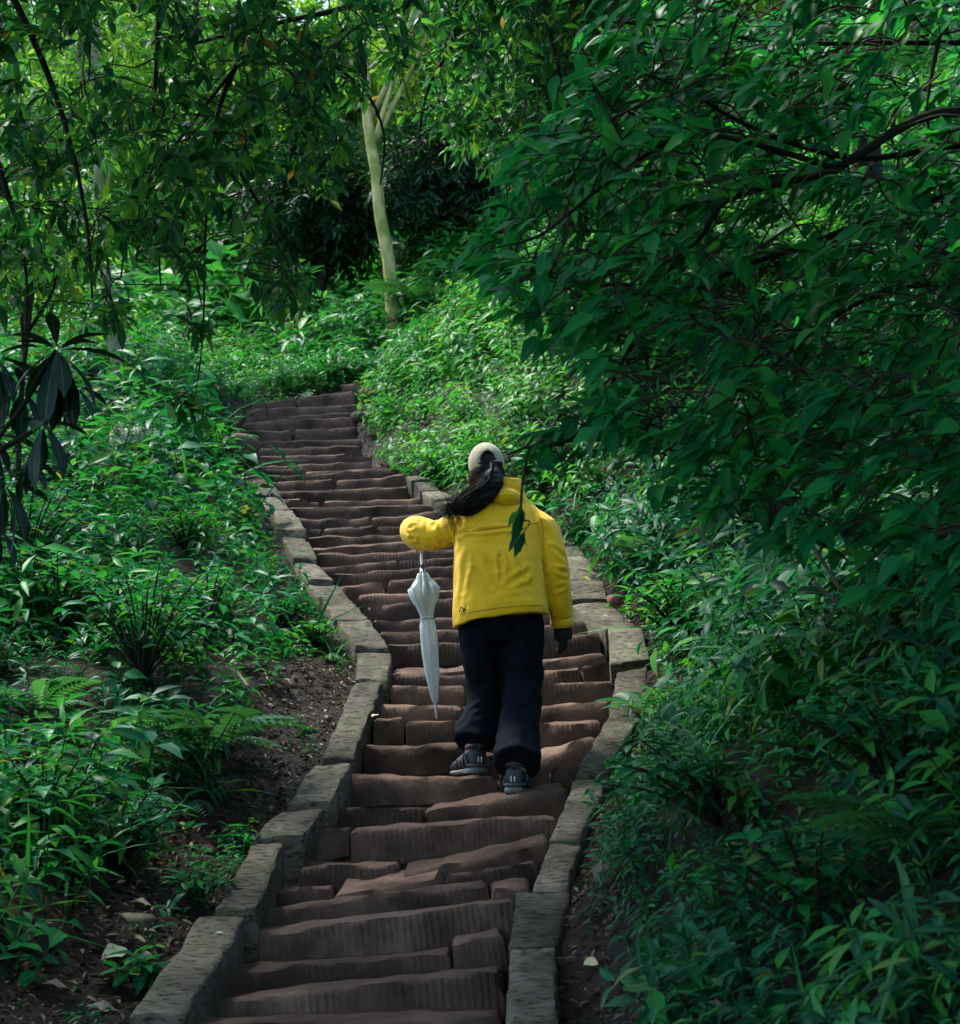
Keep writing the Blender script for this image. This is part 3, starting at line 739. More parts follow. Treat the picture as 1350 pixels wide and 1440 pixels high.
# unseen trees added overhead so their crowns shade steps and bank
shade = [((-3.4, 4.8), (-2.7, 6.1, 7.5), (1.9, 1.7, .9), 'unseen tree by the flank, its crown added to shade the lower steps'),
         ((-3.6, 2.6), (-2.2, 2.2, 6.9), (2.6, 2.6, 1.2), 'unseen tree added to shade the foot of the steps beside the muddy strip'),
         ((3.9, 2.2), (2.2, 2.0, 6.8), (2.6, 2.8, 1.3), 'unseen tree added to shade the foot of the steps from the bank'),
         ((5.2, 10.4), (.55, 10.2, 8.3), (1.3, 1.7, .7), 'unseen tree, its crown added high across the steps to shade the bank'),
         ((-1.9, -2.2), (-.2, -1.6, 7.0), (3.2, 2.6, 1.2), 'unseen tree added to shade the landing below the steps')]
for (bxy, cc, rr, lab) in shade:
    b = np.array([bxy[0], bxy[1], float(ground(bxy[0], bxy[1])) - .1]); cc = np.array(cc)
    make_tree('forest_tree', lab, [b, b * .8 + np.array([*cc[:2], 0]) * .2 + np.array([0, 0, 2.2]), (b + cc) / 2 + np.array([0, 0, 1.]), cc], .17, .07, BARK_DARK, cc, rr, 26, 60, SH_FAR, (.4, .7), G_FAR, .34, view=False, group='unseen trees added for shade')

# ------------------------------------------------------------------ overhanging branches, near trees
def in_poly(x, y, poly):
    poly = np.asarray(poly, float); n = len(poly); c = np.zeros(len(x), bool); j = n - 1
    for i in range(n):
        xi, yi = poly[i]; xj, yj = poly[j]
        hit = ((yi > y) != (yj > y)) & (x < (xj - xi) * (y - yi) / (yj - yi + 1e-9) + xi); c ^= hit; j = i
    return c
def sample_poly(poly, n):
    poly = np.asarray(poly, float); lo, hi = poly.min(0), poly.max(0); X = []
    while sum(len(q) for q in X) < n:
        p = rng.uniform(lo, hi, (n, 2)); X.append(p[in_poly(p[:, 0], p[:, 1], poly)])
    return np.vstack(X)[:n]
def spread_leaves(root, T, M, O, sz, mat, cap=300, keep=None):
    """the largest in the picture become leaf objects, the rest one part"""
    q = to_px(O); vis = (q[:, 0] > -10) & (q[:, 0] < 1360) & (q[:, 1] > -10) & (q[:, 1] < 1450)
    score = np.where(vis, sz / q[:, 2], 0)
    if keep is not None: score = np.where(keep, 9, score)
    order = np.argsort(-score); ind = order[:cap]; rest = order[cap:]
    flat(T); me = mesh_np('leaf', T['v'], T['loops'], T['starts'], mat, True, dict(edge=T['e'], tint=T['t'] * 0))
    for i in ind:
        o = bpy.data.objects.new('leaf', me); Mw = Matrix.Identity(4)
        for a in range(3):
            for b in range(3): Mw[a][b] = M[i][a, b]
            Mw[a][3] = O[i][a]
        o.matrix_world = Mw; put(o, root)
    if len(rest):
        cl = Cloud(); cl.add(T, M[rest], O[rest], rng.uniform(0, 1, len(rest)))
        obj('foliage', cl.mesh('foliage', mat), root, kind='stuff')
def twiggy(root, branches, anchors, twig_dir, nleaf, T, size, mat, leaf_spread, leaf_bias, upn, twig_len, cap=300, up_jit=.35):
    """anchors (n,3): twig tips; each twig grows from the nearest branch point and carries nleaf leaves"""
    pts = np.vstack([b for b in branches]); ac = Acc(); Ms, Os, Ss = [], [], []
    anchors = sorted(anchors, key=lambda a: ((pts - a) ** 2).sum(1).min())
    for a in anchors:
        base = pts[np.argmin(((pts - a) ** 2).sum(1) + .3 * np.clip(a[2] - pts[:, 2], 0, None) ** 2)]
        td = unit(np.asarray(twig_dir) + rng.normal(0, .3, 3)); L = twig_len * rng.uniform(.7, 1.3)
        s = a - td * L
        dd_ = np.linalg.norm(s - base); mid = (base + s) / 2 + rng.normal(0, .1, 3) * dd_ + np.array([0, 0, .12 * dd_])
        path = spline([base, mid, s, a], 10)
        ac.add(*tube(path, np.linspace(.0045, .0016, 10), 3, cap=False)); pts = np.vstack([pts, path[3:8:2]])
        for i in range(nleaf):
            t = 1 - .9 * (i / nleaf) * rng.uniform(.8, 1.1); t = np.clip(t, .05, 1)
            p = s + (a - s) * t
            ld = unit(td * leaf_bias[0] + np.asarray(leaf_bias[1]) + rng.normal(0, leaf_spread, 3))
            sz = rng.uniform(*size) * (.8 + .2 * t)
            Ms.append(frame(ld, unit(np.asarray(upn) + rng.normal(0, up_jit, 3)))[0] * sz); Os.append(p + ld * .006); Ss.append(sz)
    obj('twigs', ac.mesh('twigs', TWIG), root, kind='stuff')
    spread_leaves(root, T, np.array(Ms), np.array(Os), np.array(Ss), mat, cap)
def px_path(rows, n=22): return spline([P(*r) for r in rows], n)
def branch(root, path, r0, r1):
    obj('branch', mesh_faces('branch', *tube(path, np.linspace(r0, r1, len(path)), 7), BARK_DARK), root); return path

# narrow-leaved tree hanging over the steps from the flank
tb = np.array([-3.3, 7.0, float(ground(-3.3, 7.0)) - .1])
nt_ = empty('overhanging_tree', tb, 'dark narrow-leaved tree whose drooping branches hang over the flank of the steps', 'tree')
trunk = spline([tb, tb + (.1, .2, 2.), tb + (.5, .5, 4.), tb + (1.1, .8, 5.4)], 16)
obj('trunk', mesh_faces('trunk', *tube(trunk, np.linspace(.15, .07, 16), 10), BARK_DARK), nt_)
top = trunk[-1]
LB = [[(420, -110, 7.6), (385, 0, 7.6), (330, 95, 7.5), (302, 180, 7.5), (290, 300, 7.4), (286, 470, 7.4)],
      [(585, -120, 8.0), (525, 20, 8.0), (470, 92, 8.0), (420, 190, 8.0), (398, 262, 8.0)],
      [(640, -60, 8.2), (500, 5, 8.1), (400, 30, 8.0), (260, 65, 8.0), (190, 95, 8.0)],
      [(-40, -110, 7.2), (40, 40, 7.2), (90, 170, 7.2), (120, 300, 7.1), (130, 420, 7.0)],
      [(720, -110, 8.8), (765, 20, 8.8), (788, 110, 8.8), (795, 210, 8.8)],
      [(230, -120, 7.8), (222, 60, 7.8), (214, 210, 7.8), (226, 400, 7.8)],
      [(-80, 120, 7.0), (-10, 220, 7.0), (30, 340, 7.0), (40, 430, 7.0)],
      [(640, -110, 8.6), (640, 40, 8.6), (600, 130, 8.6), (585, 220, 8.6)],
      [(330, 95, 7.5), (250, 200, 7.4), (185, 300, 7.4), (170, 390, 7.3)],
      [(302, 180, 7.5), (360, 280, 7.5), (410, 350, 7.6), (420, 420, 7.6)],
      [(470, 92, 8.0), (515, 130, 8.0), (540, 190, 8.0), (535, 260, 8.0)]]
brs = []
for i, rows in enumerate(LB):
    p = px_path(rows)
    if rows[0][1] < 0 or rows[0][0] < 0:
        st0 = trunk[-1 - (i % 4)]; mid = (st0 + p[0]) / 2 + np.array([0, 0, .35]); p = np.vstack([spline([st0, mid, p[0]], 10)[:-1], p])
    brs.append(branch(nt_, p, .028 if i < 8 else .010, .004))
polyL = [(-60, -60), (640, -60), (575, 60), (545, 120), (485, 150), (480, 260), (470, 340), (440, 420), (400, 455), (330, 420), (300, 500), (262, 470), (220, 440), (160, 470), (60, 440), (-60, 470)]
polyT = [(600, -60), (900, -60), (860, 90), (800, 230), (700, 230), (610, 200), (600, 100)]
A = sample_poly(polyL, 930); A2 = sample_poly(polyT, 240)
wave = noise3(np.stack([A[:, 0] / 60, A[:, 1] / 60, 0 * A[:, 0]], 1), .9, 8); A = A[wave > -.25]
anch = [P(x, y, rng.uniform(6.4, 8.8)) for x, y in A] + [P(x, y, rng.uniform(8.2, 9.6)) for x, y in A2] + [P(268 + dx, 575 + dy, 7.0) for dx, dy in ((-30, -5), (0, 0), (8, 25), (20, 12))]
brs.append(branch(nt_, px_path([(286, 470, 7.4), (280, 520, 7.2), (273, 560, 7.0)], 8), .004, .002))
twiggy(nt_, brs, anch, (0.1, -.1, -.3), 10, LF_NAR, (.07, .13), G_NARROW, .62, (.45, (0, 0, -.05)), (0, 0, 1), .14, up_jit=.45)

# drooping leathery shrub beside the flank
sb = P(-30, 900, 5.5); sb[2] = ground(sb[0], sb[1])
sh = empty('leathery_shrub', sb, 'dark shrub with long drooping leathery leaves in whorls', 'shrub')
stems = [px_path([(-30, 900, 5.5), (-34, 760, 5.4), (-14, 640, 5.3), (40, 560, 5.25), (78, 492, 5.2)], 20), px_path([(-30, 900, 5.5), (-30, 700, 5.5), (-5, 560, 5.4), (-6, 500, 5.35)], 16), px_path([(-14, 640, 5.3), (40, 610, 5.25), (62, 592, 5.2)], 10), px_path([(-34, 760, 5.4), (-6, 720, 5.3), (6, 678, 5.25)], 10)]
for p in stems: branch(sh, p, .011, .005)
Ms, Os, Ss = [], [], []
for (hx, hy, hd, n, s) in ((80, 490, 5.2, 22, 1.0), (-6, 500, 5.35, 12, .9), (62, 592, 5.2, 9, .8), (6, 676, 5.25, 9, .85), (30, 545, 5.4, 12, .7), (105, 540, 5.4, 10, .6), (-10, 610, 5.4, 12, .8), (40, 640, 5.5, 10, .6), (0, 740, 5.6, 9, .6)):
    h = P(hx, hy, hd)
    for i in range(n):
        a = i * 2.4; el = -.15 - .95 * (i / n) if i > n * .35 else .5 - 1.2 * i / n
        el = (.45, .1, -.6, -1.0, -1.15)[min(4, int(5 * i / n))] + rng.normal(0, .12)
        d = np.array([math.cos(a) * math.cos(el), math.sin(a) * math.cos(el), math.sin(el)])
        sz = rng.uniform(.17, .26) * s * (.7 if el > .3 else 1)
        Ms.append(frame(d, unit(np.array([math.cos(a) * .3, math.sin(a) * .3, 1])))[0] * sz); Os.append(h + d * .008 - np.array([0, 0, .02 * i / n])); Ss.append(sz)
spread_leaves(sh, LF_LEATH, np.array(Ms), np.array(Os), np.array(Ss), G_DARK)

# broad-leaved tree reaching in over the bank
rb = np.array([2.95, 5.2, float(ground(2.95, 5.2)) - .1])
bt = empty('broadleaf_tree', rb, 'broad-leaved tree reaching its leafy branches over the bank towards the walker', 'tree')
tr = spline([rb, rb + (-.1, .05, .8), rb + (-.35, .1, 1.7), rb + (-.5, 0, 2.6), rb + (-.7, 0, 3.4)], 16)
obj('trunk', mesh_faces('trunk', *tube(tr, np.linspace(.10, .05, 16), 10), BARK_DARK), bt)
RB = [[(1420, 160, 4.9), (1302, 163, 4.8), (1176, 237, 4.7), (1109, 255, 4.7), (1017, 285, 4.7), (980, 340, 4.7), (887, 400, 4.8), (857, 463, 4.8)],
      [(1420, 215, 5.1), (1350, 204, 5.1), (1202, 222, 5.0), (1060, 180, 5.0), (950, 120, 5.0), (860, 90, 5.1)],
      [(1340, -80, 4.8), (1331, 0, 4.8), (1309, 111, 4.8), (1302, 163, 4.8)],
      [(1440, 300, 5.2), (1350, 274, 5.2), (1239, 304, 5.2), (1146, 340, 5.2), (1010, 390, 5.3), (900, 470, 5.3), (850, 560, 5.2), (800, 620, 5.1), (745, 628, 5.0), (712, 640, 5.0)],
      [(1176, 237, 4.7), (1050, 200, 4.6), (960, 190, 4.6), (850, 260, 4.6), (760, 330, 4.6), (690, 350, 4.6)],
      [(1440, 420, 5.0), (1300, 400, 5.0), (1180, 440, 5.0), (1080, 520, 5.0), (1000, 570, 5.0)],
      [(1440, 60, 5.4), (1250, 60, 5.4), (1100, 60, 5.4), (960, 40, 5.4), (850, 30, 5.4)],
      [(745, 628, 5.0), (737, 665, 5.0), (733, 700, 5.0), (732, 735, 5.0)],
      [(887, 400, 4.8), (800, 395, 4.7), (740, 380, 4.65), (728, 400, 4.6)]]
brs = []
for i, rows in enumerate(RB):
    p = px_path(rows, 26)
    if rows[0][0] > 1380 or rows[0][1] < 0:
        s0 = tr[min(15, 9 + i)]; p = np.vstack([spline([s0, (s0 + p[0]) / 2 + np.array([0, 0, .1]), p[0]], 8)[:-1], p])
    brs.append(branch(bt, p, (.022, .018, .016, .017, .010, .014, .014, .005, .005)[i], .003))
polyR = [(880, -60), (1420, -60), (1420, 900), (1300, 880), (1200, 830), (1090, 770), (1000, 740), (930, 690), (870, 680), (850, 600), (820, 640), (760, 670), (730, 650), (760, 600), (800, 500), (740, 470), (700, 400), (630, 370), (700, 310), (720, 210), (800, 150), (830, 30)]
A = sample_poly(polyR, 1850); A = A[noise3(np.stack([A[:, 0] / 55 + A[:, 1] / 90, A[:, 1] / 38, 0 * A[:, 0]], 1), .8, 33) > -.42]; A = A[~((A[:, 0] < 830) & (A[:, 1] > 500))]
anch = [P(x, y, rng.uniform(4.4, 6.6)) for x, y in A]
anch += [P(x, y, 4.7) for x, y in ((740, 420), (735, 440), (760, 470))] + [P(x, y, 5.0) for x, y in ((748, 610), (770, 622), (752, 640), (790, 600), (800, 640), (820, 570), (780, 560), (840, 610))]
RBX = 0
TW2 = [P(x, y, 5.0) for x, y in ((730, 722), (734, 752))]
twiggy(bt, brs, anch, (-.55, -.1, -.22), 6, LF_BIG, (.055, .12), G_BROAD, .34, (.8, (-.28, 0, -.16)), (-.15, -.45, 1), .17, cap=285, up_jit=.35)
twiggy(bt, [brs[7]], TW2, (-.02, 0, -1), 7, LF_MED, (.05, .10), G_NARROW, .36, (1, (0, 0, -.4)), (.3, -.6, .4), .06, cap=14)

# ------------------------------------------------------------------ individual plants
def frond_tmpl(n=13):
    parts = []; 
    r = np.array([(t, 0, .55 * t * (1 - t) * 1.2 - .35 * t * t) for t in np.linspace(0, 1, 8)])
    v, f = tube(r, np.linspace(.008, .003, 8), 3, cap=False); parts.append((dict(v=v, f=f, e=np.zeros(len(v)), t=np.zeros(len(v))), np.eye(3), np.zeros(3), 0))
    for i in range(n):
        t = .16 + .84 * i / n; p = np.array([t, 0, .66 * t * (1 - t) - .35 * t * t]); ln = .30 * math.sin(math.pi * (.12 + .88 * (1 - t) ** .8)) + .03
        for s in (-1, 1):
            d = unit(np.array([.45, s, -.18])); parts.append((LF_LAN, frame(d)[0] * ln, p, 0))
    return compose(parts)
FROND = frond_tmpl()
def one_mesh(T, mat, name): flat(T); return mesh_np(name, T['v'], T['loops'], T['starts'], mat, True, dict(edge=T['e'], tint=T['t'] * 0))
FROND_ME = one_mesh(FROND, G_FERN, 'frond')
def fern(px, py, size, n, label, h=.1, bias=None):
    p = on_ground(px, py); root = empty('fern', p, label, 'fern')
    for i in range(n):
        a = 6.28 * i / n + rng.normal(0, .2) if bias is None else bias + rng.uniform(-1.2, 1.2)
        d = np.array([math.cos(a), math.sin(a), rng.uniform(.5, 1.3)])
        M = frame(d)[0] * size * rng.uniform(.75, 1.15); o = bpy.data.objects.new('frond', FROND_ME); Mw = Matrix.Identity(4)
        for u in range(3):
            for w in range(3): Mw[u][w] = M[u, w]
            Mw[u][3] = p[u]
        o.matrix_world = Mw; put(o, root)
def on_ground(px, py, lift=0.0):
    D = np.linspace(3.2, 30, 2600); q = np.array([P(px, py, d) for d in D]); f = q[:, 2] - ground(q[:, 0], q[:, 1]) - lift
    i = np.where((f[:-1] > 0) & (f[1:] <= 0))[0]
    return q[i[0]] if len(i) else q[np.argmin(np.abs(f))]
STRAPS = []
for k in range(4):
    dr = .5 + .35 * k
    n = 8; v = []; f = []; e = []
    for i, t in enumerate(np.linspace(0, 1, n)):
        w = .034 * (1 - t ** 2.2) ** .8 * (.5 + .5 * min(1, t * 4)) + .001; ang = 1.25 - dr * 1.7 * t
        x = t * math.cos(1.25 - dr * .7 * t) ; z = t * math.sin(1.25 - dr * 1.15 * t)
        v += [(x, -w, z + w * .4), (x, 0, z), (x, w, z + w * .4)]; e += [1, 0, 1]
        if i: a = 3 * (i - 1); f += [(a, a + 3, a + 4, a + 1), (a + 1, a + 4, a + 5, a + 2)]
    STRAPS.append(one_mesh(dict(v=np.array(v), f=f, e=np.array(e, float), t=np.zeros(len(v))), G_STRAP, 'leaf'))
def strap_plant(px, py, size, n, label, wide=1.0, group=None):
    p = on_ground(px, py); root = empty('strap_leaved_plant', p, label, 'plant', group)
    for i in range(n):
        a = 2.4 * i + rng.normal(0, .25); s = size * rng.uniform(.6, 1.1)
        o = bpy.data.objects.new('leaf', STRAPS[rng.integers(0, 4)]); o.location = Vector(p) - Vector((0, 0, .02)); o.rotation_euler = (rng.normal(0, .1), rng.normal(0, .15), a); o.scale = (s, s * wide, s); put(o, root)
def bush(name, px, py, h, w, nst, label, T, lsz, mat, lean=(0, 0), cap=120, nl=11):
    """several leafy stems from one root"""
    p = on_ground(px, py); root = empty(name, p, label, 'bush' if name == 'leafy_bush' else 'plant'); Ms, Os, Ss = [], [], []
    for i in range(nst):
        a = 2.4 * i; r = w * math.sqrt((i + .5) / nst)
        tip = p + np.array([math.cos(a) * r + lean[0] * h, math.sin(a) * r + lean[1] * h, h * rng.uniform(.65, 1.05) * (1.05 - .35 * (r / max(w, .01)) ** 2)])
        path = spline([p, p * .45 + tip * .55 + np.array([0, 0, .12 * h]), tip], 8)
        me = mesh_faces('stem', *tube(path, np.linspace(.007, .003, 8), 4), TWIG); obj('stem', me, root)
        for j in range(nl):
            t = 1 - .75 * (j / nl) ** 1.2; q = spline([p, p * .45 + tip * .55 + np.array([0, 0, .12 * h]), tip], 40)[min(39, int(t * 39))]
            b = j * 2.4 + i; el = .35 - .7 * (j / nl) + rng.normal(0, .2)
            d = np.array([math.cos(b) * math.cos(el) + lean[0] * .5, math.sin(b) * math.cos(el), math.sin(el)])
            s = rng.uniform(*lsz); Ms.append(frame(d, unit(np.array([rng.normal(0, .25), rng.normal(0, .25) - .15, 1])))[0] * s); Os.append(q); Ss.append(s)
    spread_leaves(root, T, np.array(Ms), np.array(Os), np.array(Ss), mat, cap)
fern(285, 1075, .42, 13, 'green fern spreading its fronds over the edge of the mud')
fern(60, 1010, .30, 8, 'fern half buried among the herbs behind the arching strap leaves')
fern(925, 800, .34, 9, 'pale fern at the foot of the bank beside the reddish stone')
fern(905, 1010, .28, 8, 'fern reaching out over the edge of the bending kerb')
fern(1290, 1230, .36, 9, 'fern on the dark lower bank beside the arching grassy leaves')
fern(1150, 905, .34, 9, 'fern in the shade below the bare dead stem')
fern(590, 440, .7, 9, 'large pale fern at the foot of the pale trunk')
strap_plant(468, 930, .22, 12, 'glossy strap-leaved plant growing beside the mossy kerb', 1.5)
strap_plant(150, 1110, .42, 14, 'strap-leaved plant with long arching leaves above the mud')
strap_plant(205, 1085, .36, 10, 'smaller strap-leaved plant next to the green fern')
strap_plant(20, 1330, .30, 10, 'strap-leaved plant low down beside the fallen leaves')
strap_plant(1290, 1390, .42, 16, 'arching grassy plant low on the dark bank')
strap_plant(1130, 985, .40, 16, 'arching strap-leaved plant in the shade under the dead stems')
strap_plant(1060, 965, .30, 12, 'smaller arching plant beside the shaded strap leaves')
for (px, py) in ((350, 545), (400, 535), (440, 528), (330, 560), (375, 528), (300, 565)):
    strap_plant(px, py, .5, 14, 'tall grassy plant behind the top step', 1.2, 'grassy plants behind the top step')
for (px, py) in ((140, 690), (90, 680), (210, 670), (180, 700), (40, 700)):
    strap_plant(px, py, .5, 14, 'dark strap-leaved plant below the pale boulder', 1.0, 'strap plants below the boulder')
bush('leafy_bush', 200, 960, .62, .42, 26, 'tall dense leafy bush beside the mud strip', LF_MED, (.07, .13), G_UNDER, cap=200)
bush('leafy_bush', 290, 905, .5, .3, 18, 'smaller leafy bush next to the tall dense bush', LF_MED, (.06, .11), G_UNDER)
bush('leafy_bush', 30, 830, .75, .5, 30, 'tall bush around the foot of the drooping leathery shrub', LF_MED, (.08, .14), G_UNDER, cap=150)
bush('leafy_bush', 80, 900, .55, .4, 22, 'broad bush behind the tall dense bush', LF_BIG, (.07, .12), G_UNDER)
bush('leafy_bush', 262, 780, .38, .28, 20, 'bright leafy bush near the upper end of the mossy kerb', LF_LAN, (.09, .15), G_SLOPE)
bush('leafy_bush', 60, 1200, .42, .32, 20, 'low bush overhanging the fallen pale leaf', LF_MED, (.06, .10), G_UNDER)
bush('leafy_bush', 160, 1230, .32, .22, 14, 'small drooping bush at the edge of the mud', LF_MED, (.05, .09), G_UNDER, lean=(.3, -.2))
bush('young_plant', 440, 905, .16, .14, 9, 'young leafy plant against the outer side of the mossy kerb', LF_MED, (.05, .08), G_SLOPE, cap=60)
bush('young_plant', 400, 880, .16, .14, 9, 'young plant with pale leaves on the mud beside the kerb', LF_MED, (.05, .08), G_UNDER, cap=60)
bush('young_plant', 275, 1270, .12, .13, 9, 'creeping plant at the muddy foot of the kerb', LF_MED, (.04, .07), G_UNDER, cap=60)
bush('young_plant', 330, 1195, .10, .10, 7, 'sprawling weed on the mud above the creeping plant', LF_MED, (.04, .06), G_UNDER, cap=60)
bush('young_plant', 200, 1395, .12, .1, 6, 'single seedling with broad leaves beside the lowest kerb stone', LF_BIG, (.06, .09), G_UNDER, cap=60)
bush('leafy_bush', 960, 900, .34, .3, 22, 'bright yellow-green bush at the foot of the bank', LF_MED, (.06, .10), G_SLOPE, lean=(-.4, -.2))
bush('leafy_bush', 1150, 1330, .3, .25, 18, 'broad-leaved bush low on the dark bank', LF_BIG, (.045, .075), G_UNDER, lean=(-.4, -.2))
bush('leafy_bush', 1010, 1160, .28, .26, 18, 'bush hanging down the bank above the lower kerb', LF_MED, (.06, .10), G_UNDER, lean=(-.5, -.2))
bush('leafy_bush', 1270, 1130, .34, .3, 20, 'bush in the dark hollow of the bank', LF_MED, (.06, .10), G_UNDER, lean=(-.4, -.2))

# ------------------------------------------------------------------ rocks, dead stems, litter, fallen leaves
def rock(name, p, size, mat, label, cat='rock', seed=0, group=None):
    r = np.random.default_rng(seed + 50); v = []; f = []; nu, nv = 14, 9
    for j in range(nv + 1):
        th = math.pi * j / nv
        for i in range(nu):
            ph = 2 * math.pi * i / nu; d = np.array([math.sin(th) * math.cos(ph), math.sin(th) * math.sin(ph), math.cos(th)])
            q = np.sign(d) * np.abs(d) ** .72
            v.append(q)
    v = np.array(v); off = r.uniform(0, 50, 3)
    v = v * (1 + .14 * noise3(v + off, 2.1, 2)[:, None] + .06 * noise3(v + off, 5, 3)[:, None]) * np.array(size)
    for j in range(nv):
        for i in range(nu):
            a = j * nu + i; b = j * nu + (i + 1) % nu; f.append((a, a + nu, b + nu, b))
    o = obj(name, mesh_faces(name, v, f, mat), label=label, cat=cat, group=group); o.location = Vector(p); o.rotation_euler = (0, 0, r.uniform(0, 6)); return o
rock('boulder', on_ground(190, 640) + (0, 0, .06), (.26, .24, .2), simple('pale_boulder', (.34, .31, .2), .8, .2, 0, .3, 9, .6), 'pale rounded boulder among the plants near the thin grey trunk', 'boulder', 1)
rock('rock', on_ground(866, 848) + (0, 0, .015), (.055, .05, .04), ROCK_RED, 'reddish stone lying on the soil behind the bending kerb', 'rock', 2)
rock('rock', on_ground(858, 1228) + (0, 0, .0), (.06, .06, .04), ROCK, 'brown stone half sunk in the mud beside the lower kerb', 'rock', 3)
rock('rock', on_ground(335, 652) + (0, 0, .1), (.17, .18, .17), ROCK, 'mossy rock shoring up the end of the upper steps', 'rock', 4)
rock('rock', on_ground(310, 608) + (0, 0, .05), (.22, .14, .11), ROCK, 'flat weathered rock beside the upper steps', 'rock', 5)
rock('rock', on_ground(288, 622) + (0, 0, .04), (.14, .12, .09), ROCK, 'small grey rock next to the flat weathered rock', 'rock', 6)
rock('rock', on_ground(600, 668) + (0, 0, .04), (.10, .09, .06), ROCK, 'grey stone at the upper end of the bending kerb', 'rock', 7)
rock('rock', on_ground(518, 560) + (0, 0, .03), (.10, .09, .08), ROCK_RED, 'broken reddish stone beside the topmost block', 'rock', 8)
rock('rock', on_ground(505, 590) + (0, 0, .02), (.07, .09, .06), ROCK, 'broken grey stone on the eroded soil by the upper steps', 'rock', 9)
rock('rock', on_ground(395, 900) + (0, 0, .01), (.09, .07, .05), ROCK, 'dark stone in the mud below the young plants', 'rock', 10)
rock('rock', on_ground(190, 1290) + (0, 0, -.02), (.06, .07, .035), ROCK, 'flat stone bedded in the mud between fallen leaves', 'rock', 11)
def dead_stem(rows, r, label):
    p = px_path(rows, 20); p += np.stack([noise3(p, 6, 41), noise3(p, 6, 42), noise3(p, 6, 43)], 1) * .012
    rad = np.linspace(r, r * .7, 20) * (1 + .3 * (np.arange(20) % 5 == 0))
    return obj('dead_stem', mesh_faces('dead_stem', *tube(p, rad, 7), DEAD), label=label, cat='stem')
g1 = on_ground(1275, 905)
dead_stem([(1108, 715, 6.0), (1150, 775, 6.05), (1188, 835, 6.1), (1230, 865, 6.15), (1278, 900, 6.2)], .009, 'bent pale dead stem slanting down across the dark bank')
dead_stem([(1140, 815, 5.9), (1180, 850, 5.95), (1215, 875, 6.0), (1262, 905, 6.05)], .007, 'shorter pale dead stem below the bent one')
dead_stem([(1325, 720, 5.8), (1338, 775, 5.8), (1352, 840, 5.8), (1370, 900, 5.8)], .008, 'upright dry stem rising through the bank thicket')
q = on_ground(340, 955)
dead_stem([(326, 930, 8.0), (336, 948, 8.0), (348, 968, 7.9)], .008, 'short dry stick poking out of the plants above the mud')
lt = on_ground(930, 935)
v, f = tube(np.array([lt + (-.03, -.02, .01), lt + (0, 0, .018), lt + (.03, .02, .026)]), [.013, .016, .013], 9)
obj('litter', mesh_faces('litter', v, f, simple('white_paper', (.62, .62, .6), .7)), label='crumpled white paper scrap on the soil behind the bending kerb', cat='litter')
FL = leaf_tmpl(1, .46, 6, .55, .25, .10, tip=2.0, wave=.2); FL2 = leaf_tmpl(1, .36, 6, .45, .5, .35, tip=1.4, wave=.4)
def fallen(px, py, size, colour, label, group=None, ang=None, T=FL, on=None, tilt=.25):
    p = on_ground(px, py) if on is None else on
    e = .05; nx_ = (ground(p[0] + e, p[1]) - ground(p[0] - e, p[1])) / (2 * e); ny_ = (ground(p[0], p[1] + e) - ground(p[0], p[1] - e)) / (2 * e)
    n = unit(np.array([-nx_, -ny_, 1.])) if on is None else np.array([0, -.25, 1.])
    a = rng.uniform(0, 6.28) if ang is None else ang
    d = np.array([math.cos(a), math.sin(a), 0]); d = unit(d - n * (d @ n) + n * .10)
    M = frame(d, unit(n + rng.normal(0, tilt, 3) * .5))[0] * size
    mat = colour if not isinstance(colour, tuple) else plain_leaf('fallen_leaf_colour', colour)
    o = bpy.data.objects.new('fallen_leaf', one_mesh(T, mat, 'fallen_leaf')); Mw = Matrix.Identity(4)
    for i in range(3):
        for j in range(3): Mw[i][j] = M[i, j]
        Mw[i][3] = (p + n * .014 - d * size * .4)[i]
    o.matrix_world = Mw; put(o); tag(o, label, 'leaf', group)
fallen(155, 1345, .15, (.36, .42, .22), 'large pale green fallen leaf standing out on the mud', ang=1.35)
fallen(140, 1420, .12, (.28, .25, .16), 'long tan fallen leaf low down on the dark mud', ang=.2, T=FL2)
fallen(75, 1388, .10, (.30, .22, .13), 'curled ochre leaf below the large pale leaf', ang=.5, T=FL2)
fallen(205, 1202, .12, (.34, .36, .28), 'pale grey-green leaf at the edge of the small bush', ang=-.3)
fallen(292, 1196, .09, (.42, .25, .19), 'pinkish fallen leaf on the mud beside the kerb', ang=.6, T=FL2)
fallen(257, 1168, .08, (.46, .38, .12), 'small yellow fallen leaf on the upper mud', ang=2.2)
fallen(197, 1272, .11, (.36, .33, .2), 'straw-coloured leaf lying across the mud', ang=.6, T=FL2)
fallen(198, 1325, .05, (.36, .24, .13), 'tiny orange-brown leaf near the large pale leaf', ang=2.5)
fallen(355, 1045, .11, (.34, .29, .22), 'dry beige leaf curled on the bare mud', ang=2.8, T=FL2)
fallen(405, 960, .11, (.38, .33, .22), 'pale straw leaf on the mud below the glossy strap plant', ang=.1, T=FL2)
fallen(822, 814, .11, (.52, .36, .13), 'yellow-orange leaf lying on the bending kerb', ang=.15, T=FL2, on=kerb_pt(824, 816, .12))
fallen(851, 868, .08, (.5, .46, .34), 'cream leaf lying on the bend of the kerb', ang=.35, T=FL2, on=kerb_pt(851, 869, .12))
fallen(880, 876, .09, (.30, .34, .2), 'pale green fallen leaf on the soil behind the kerb bend', ang=2.6)
fallen(902, 886, .08, (.42, .28, .22), 'pinkish leaf on the soil behind the kerb bend', ang=.3)
fallen(306, 1318, .05, (.30, .38, .24), 'small pale leaf lying on the lowest mossy kerb stone', ang=.4, on=kerb_pt(306, 1318, .142))
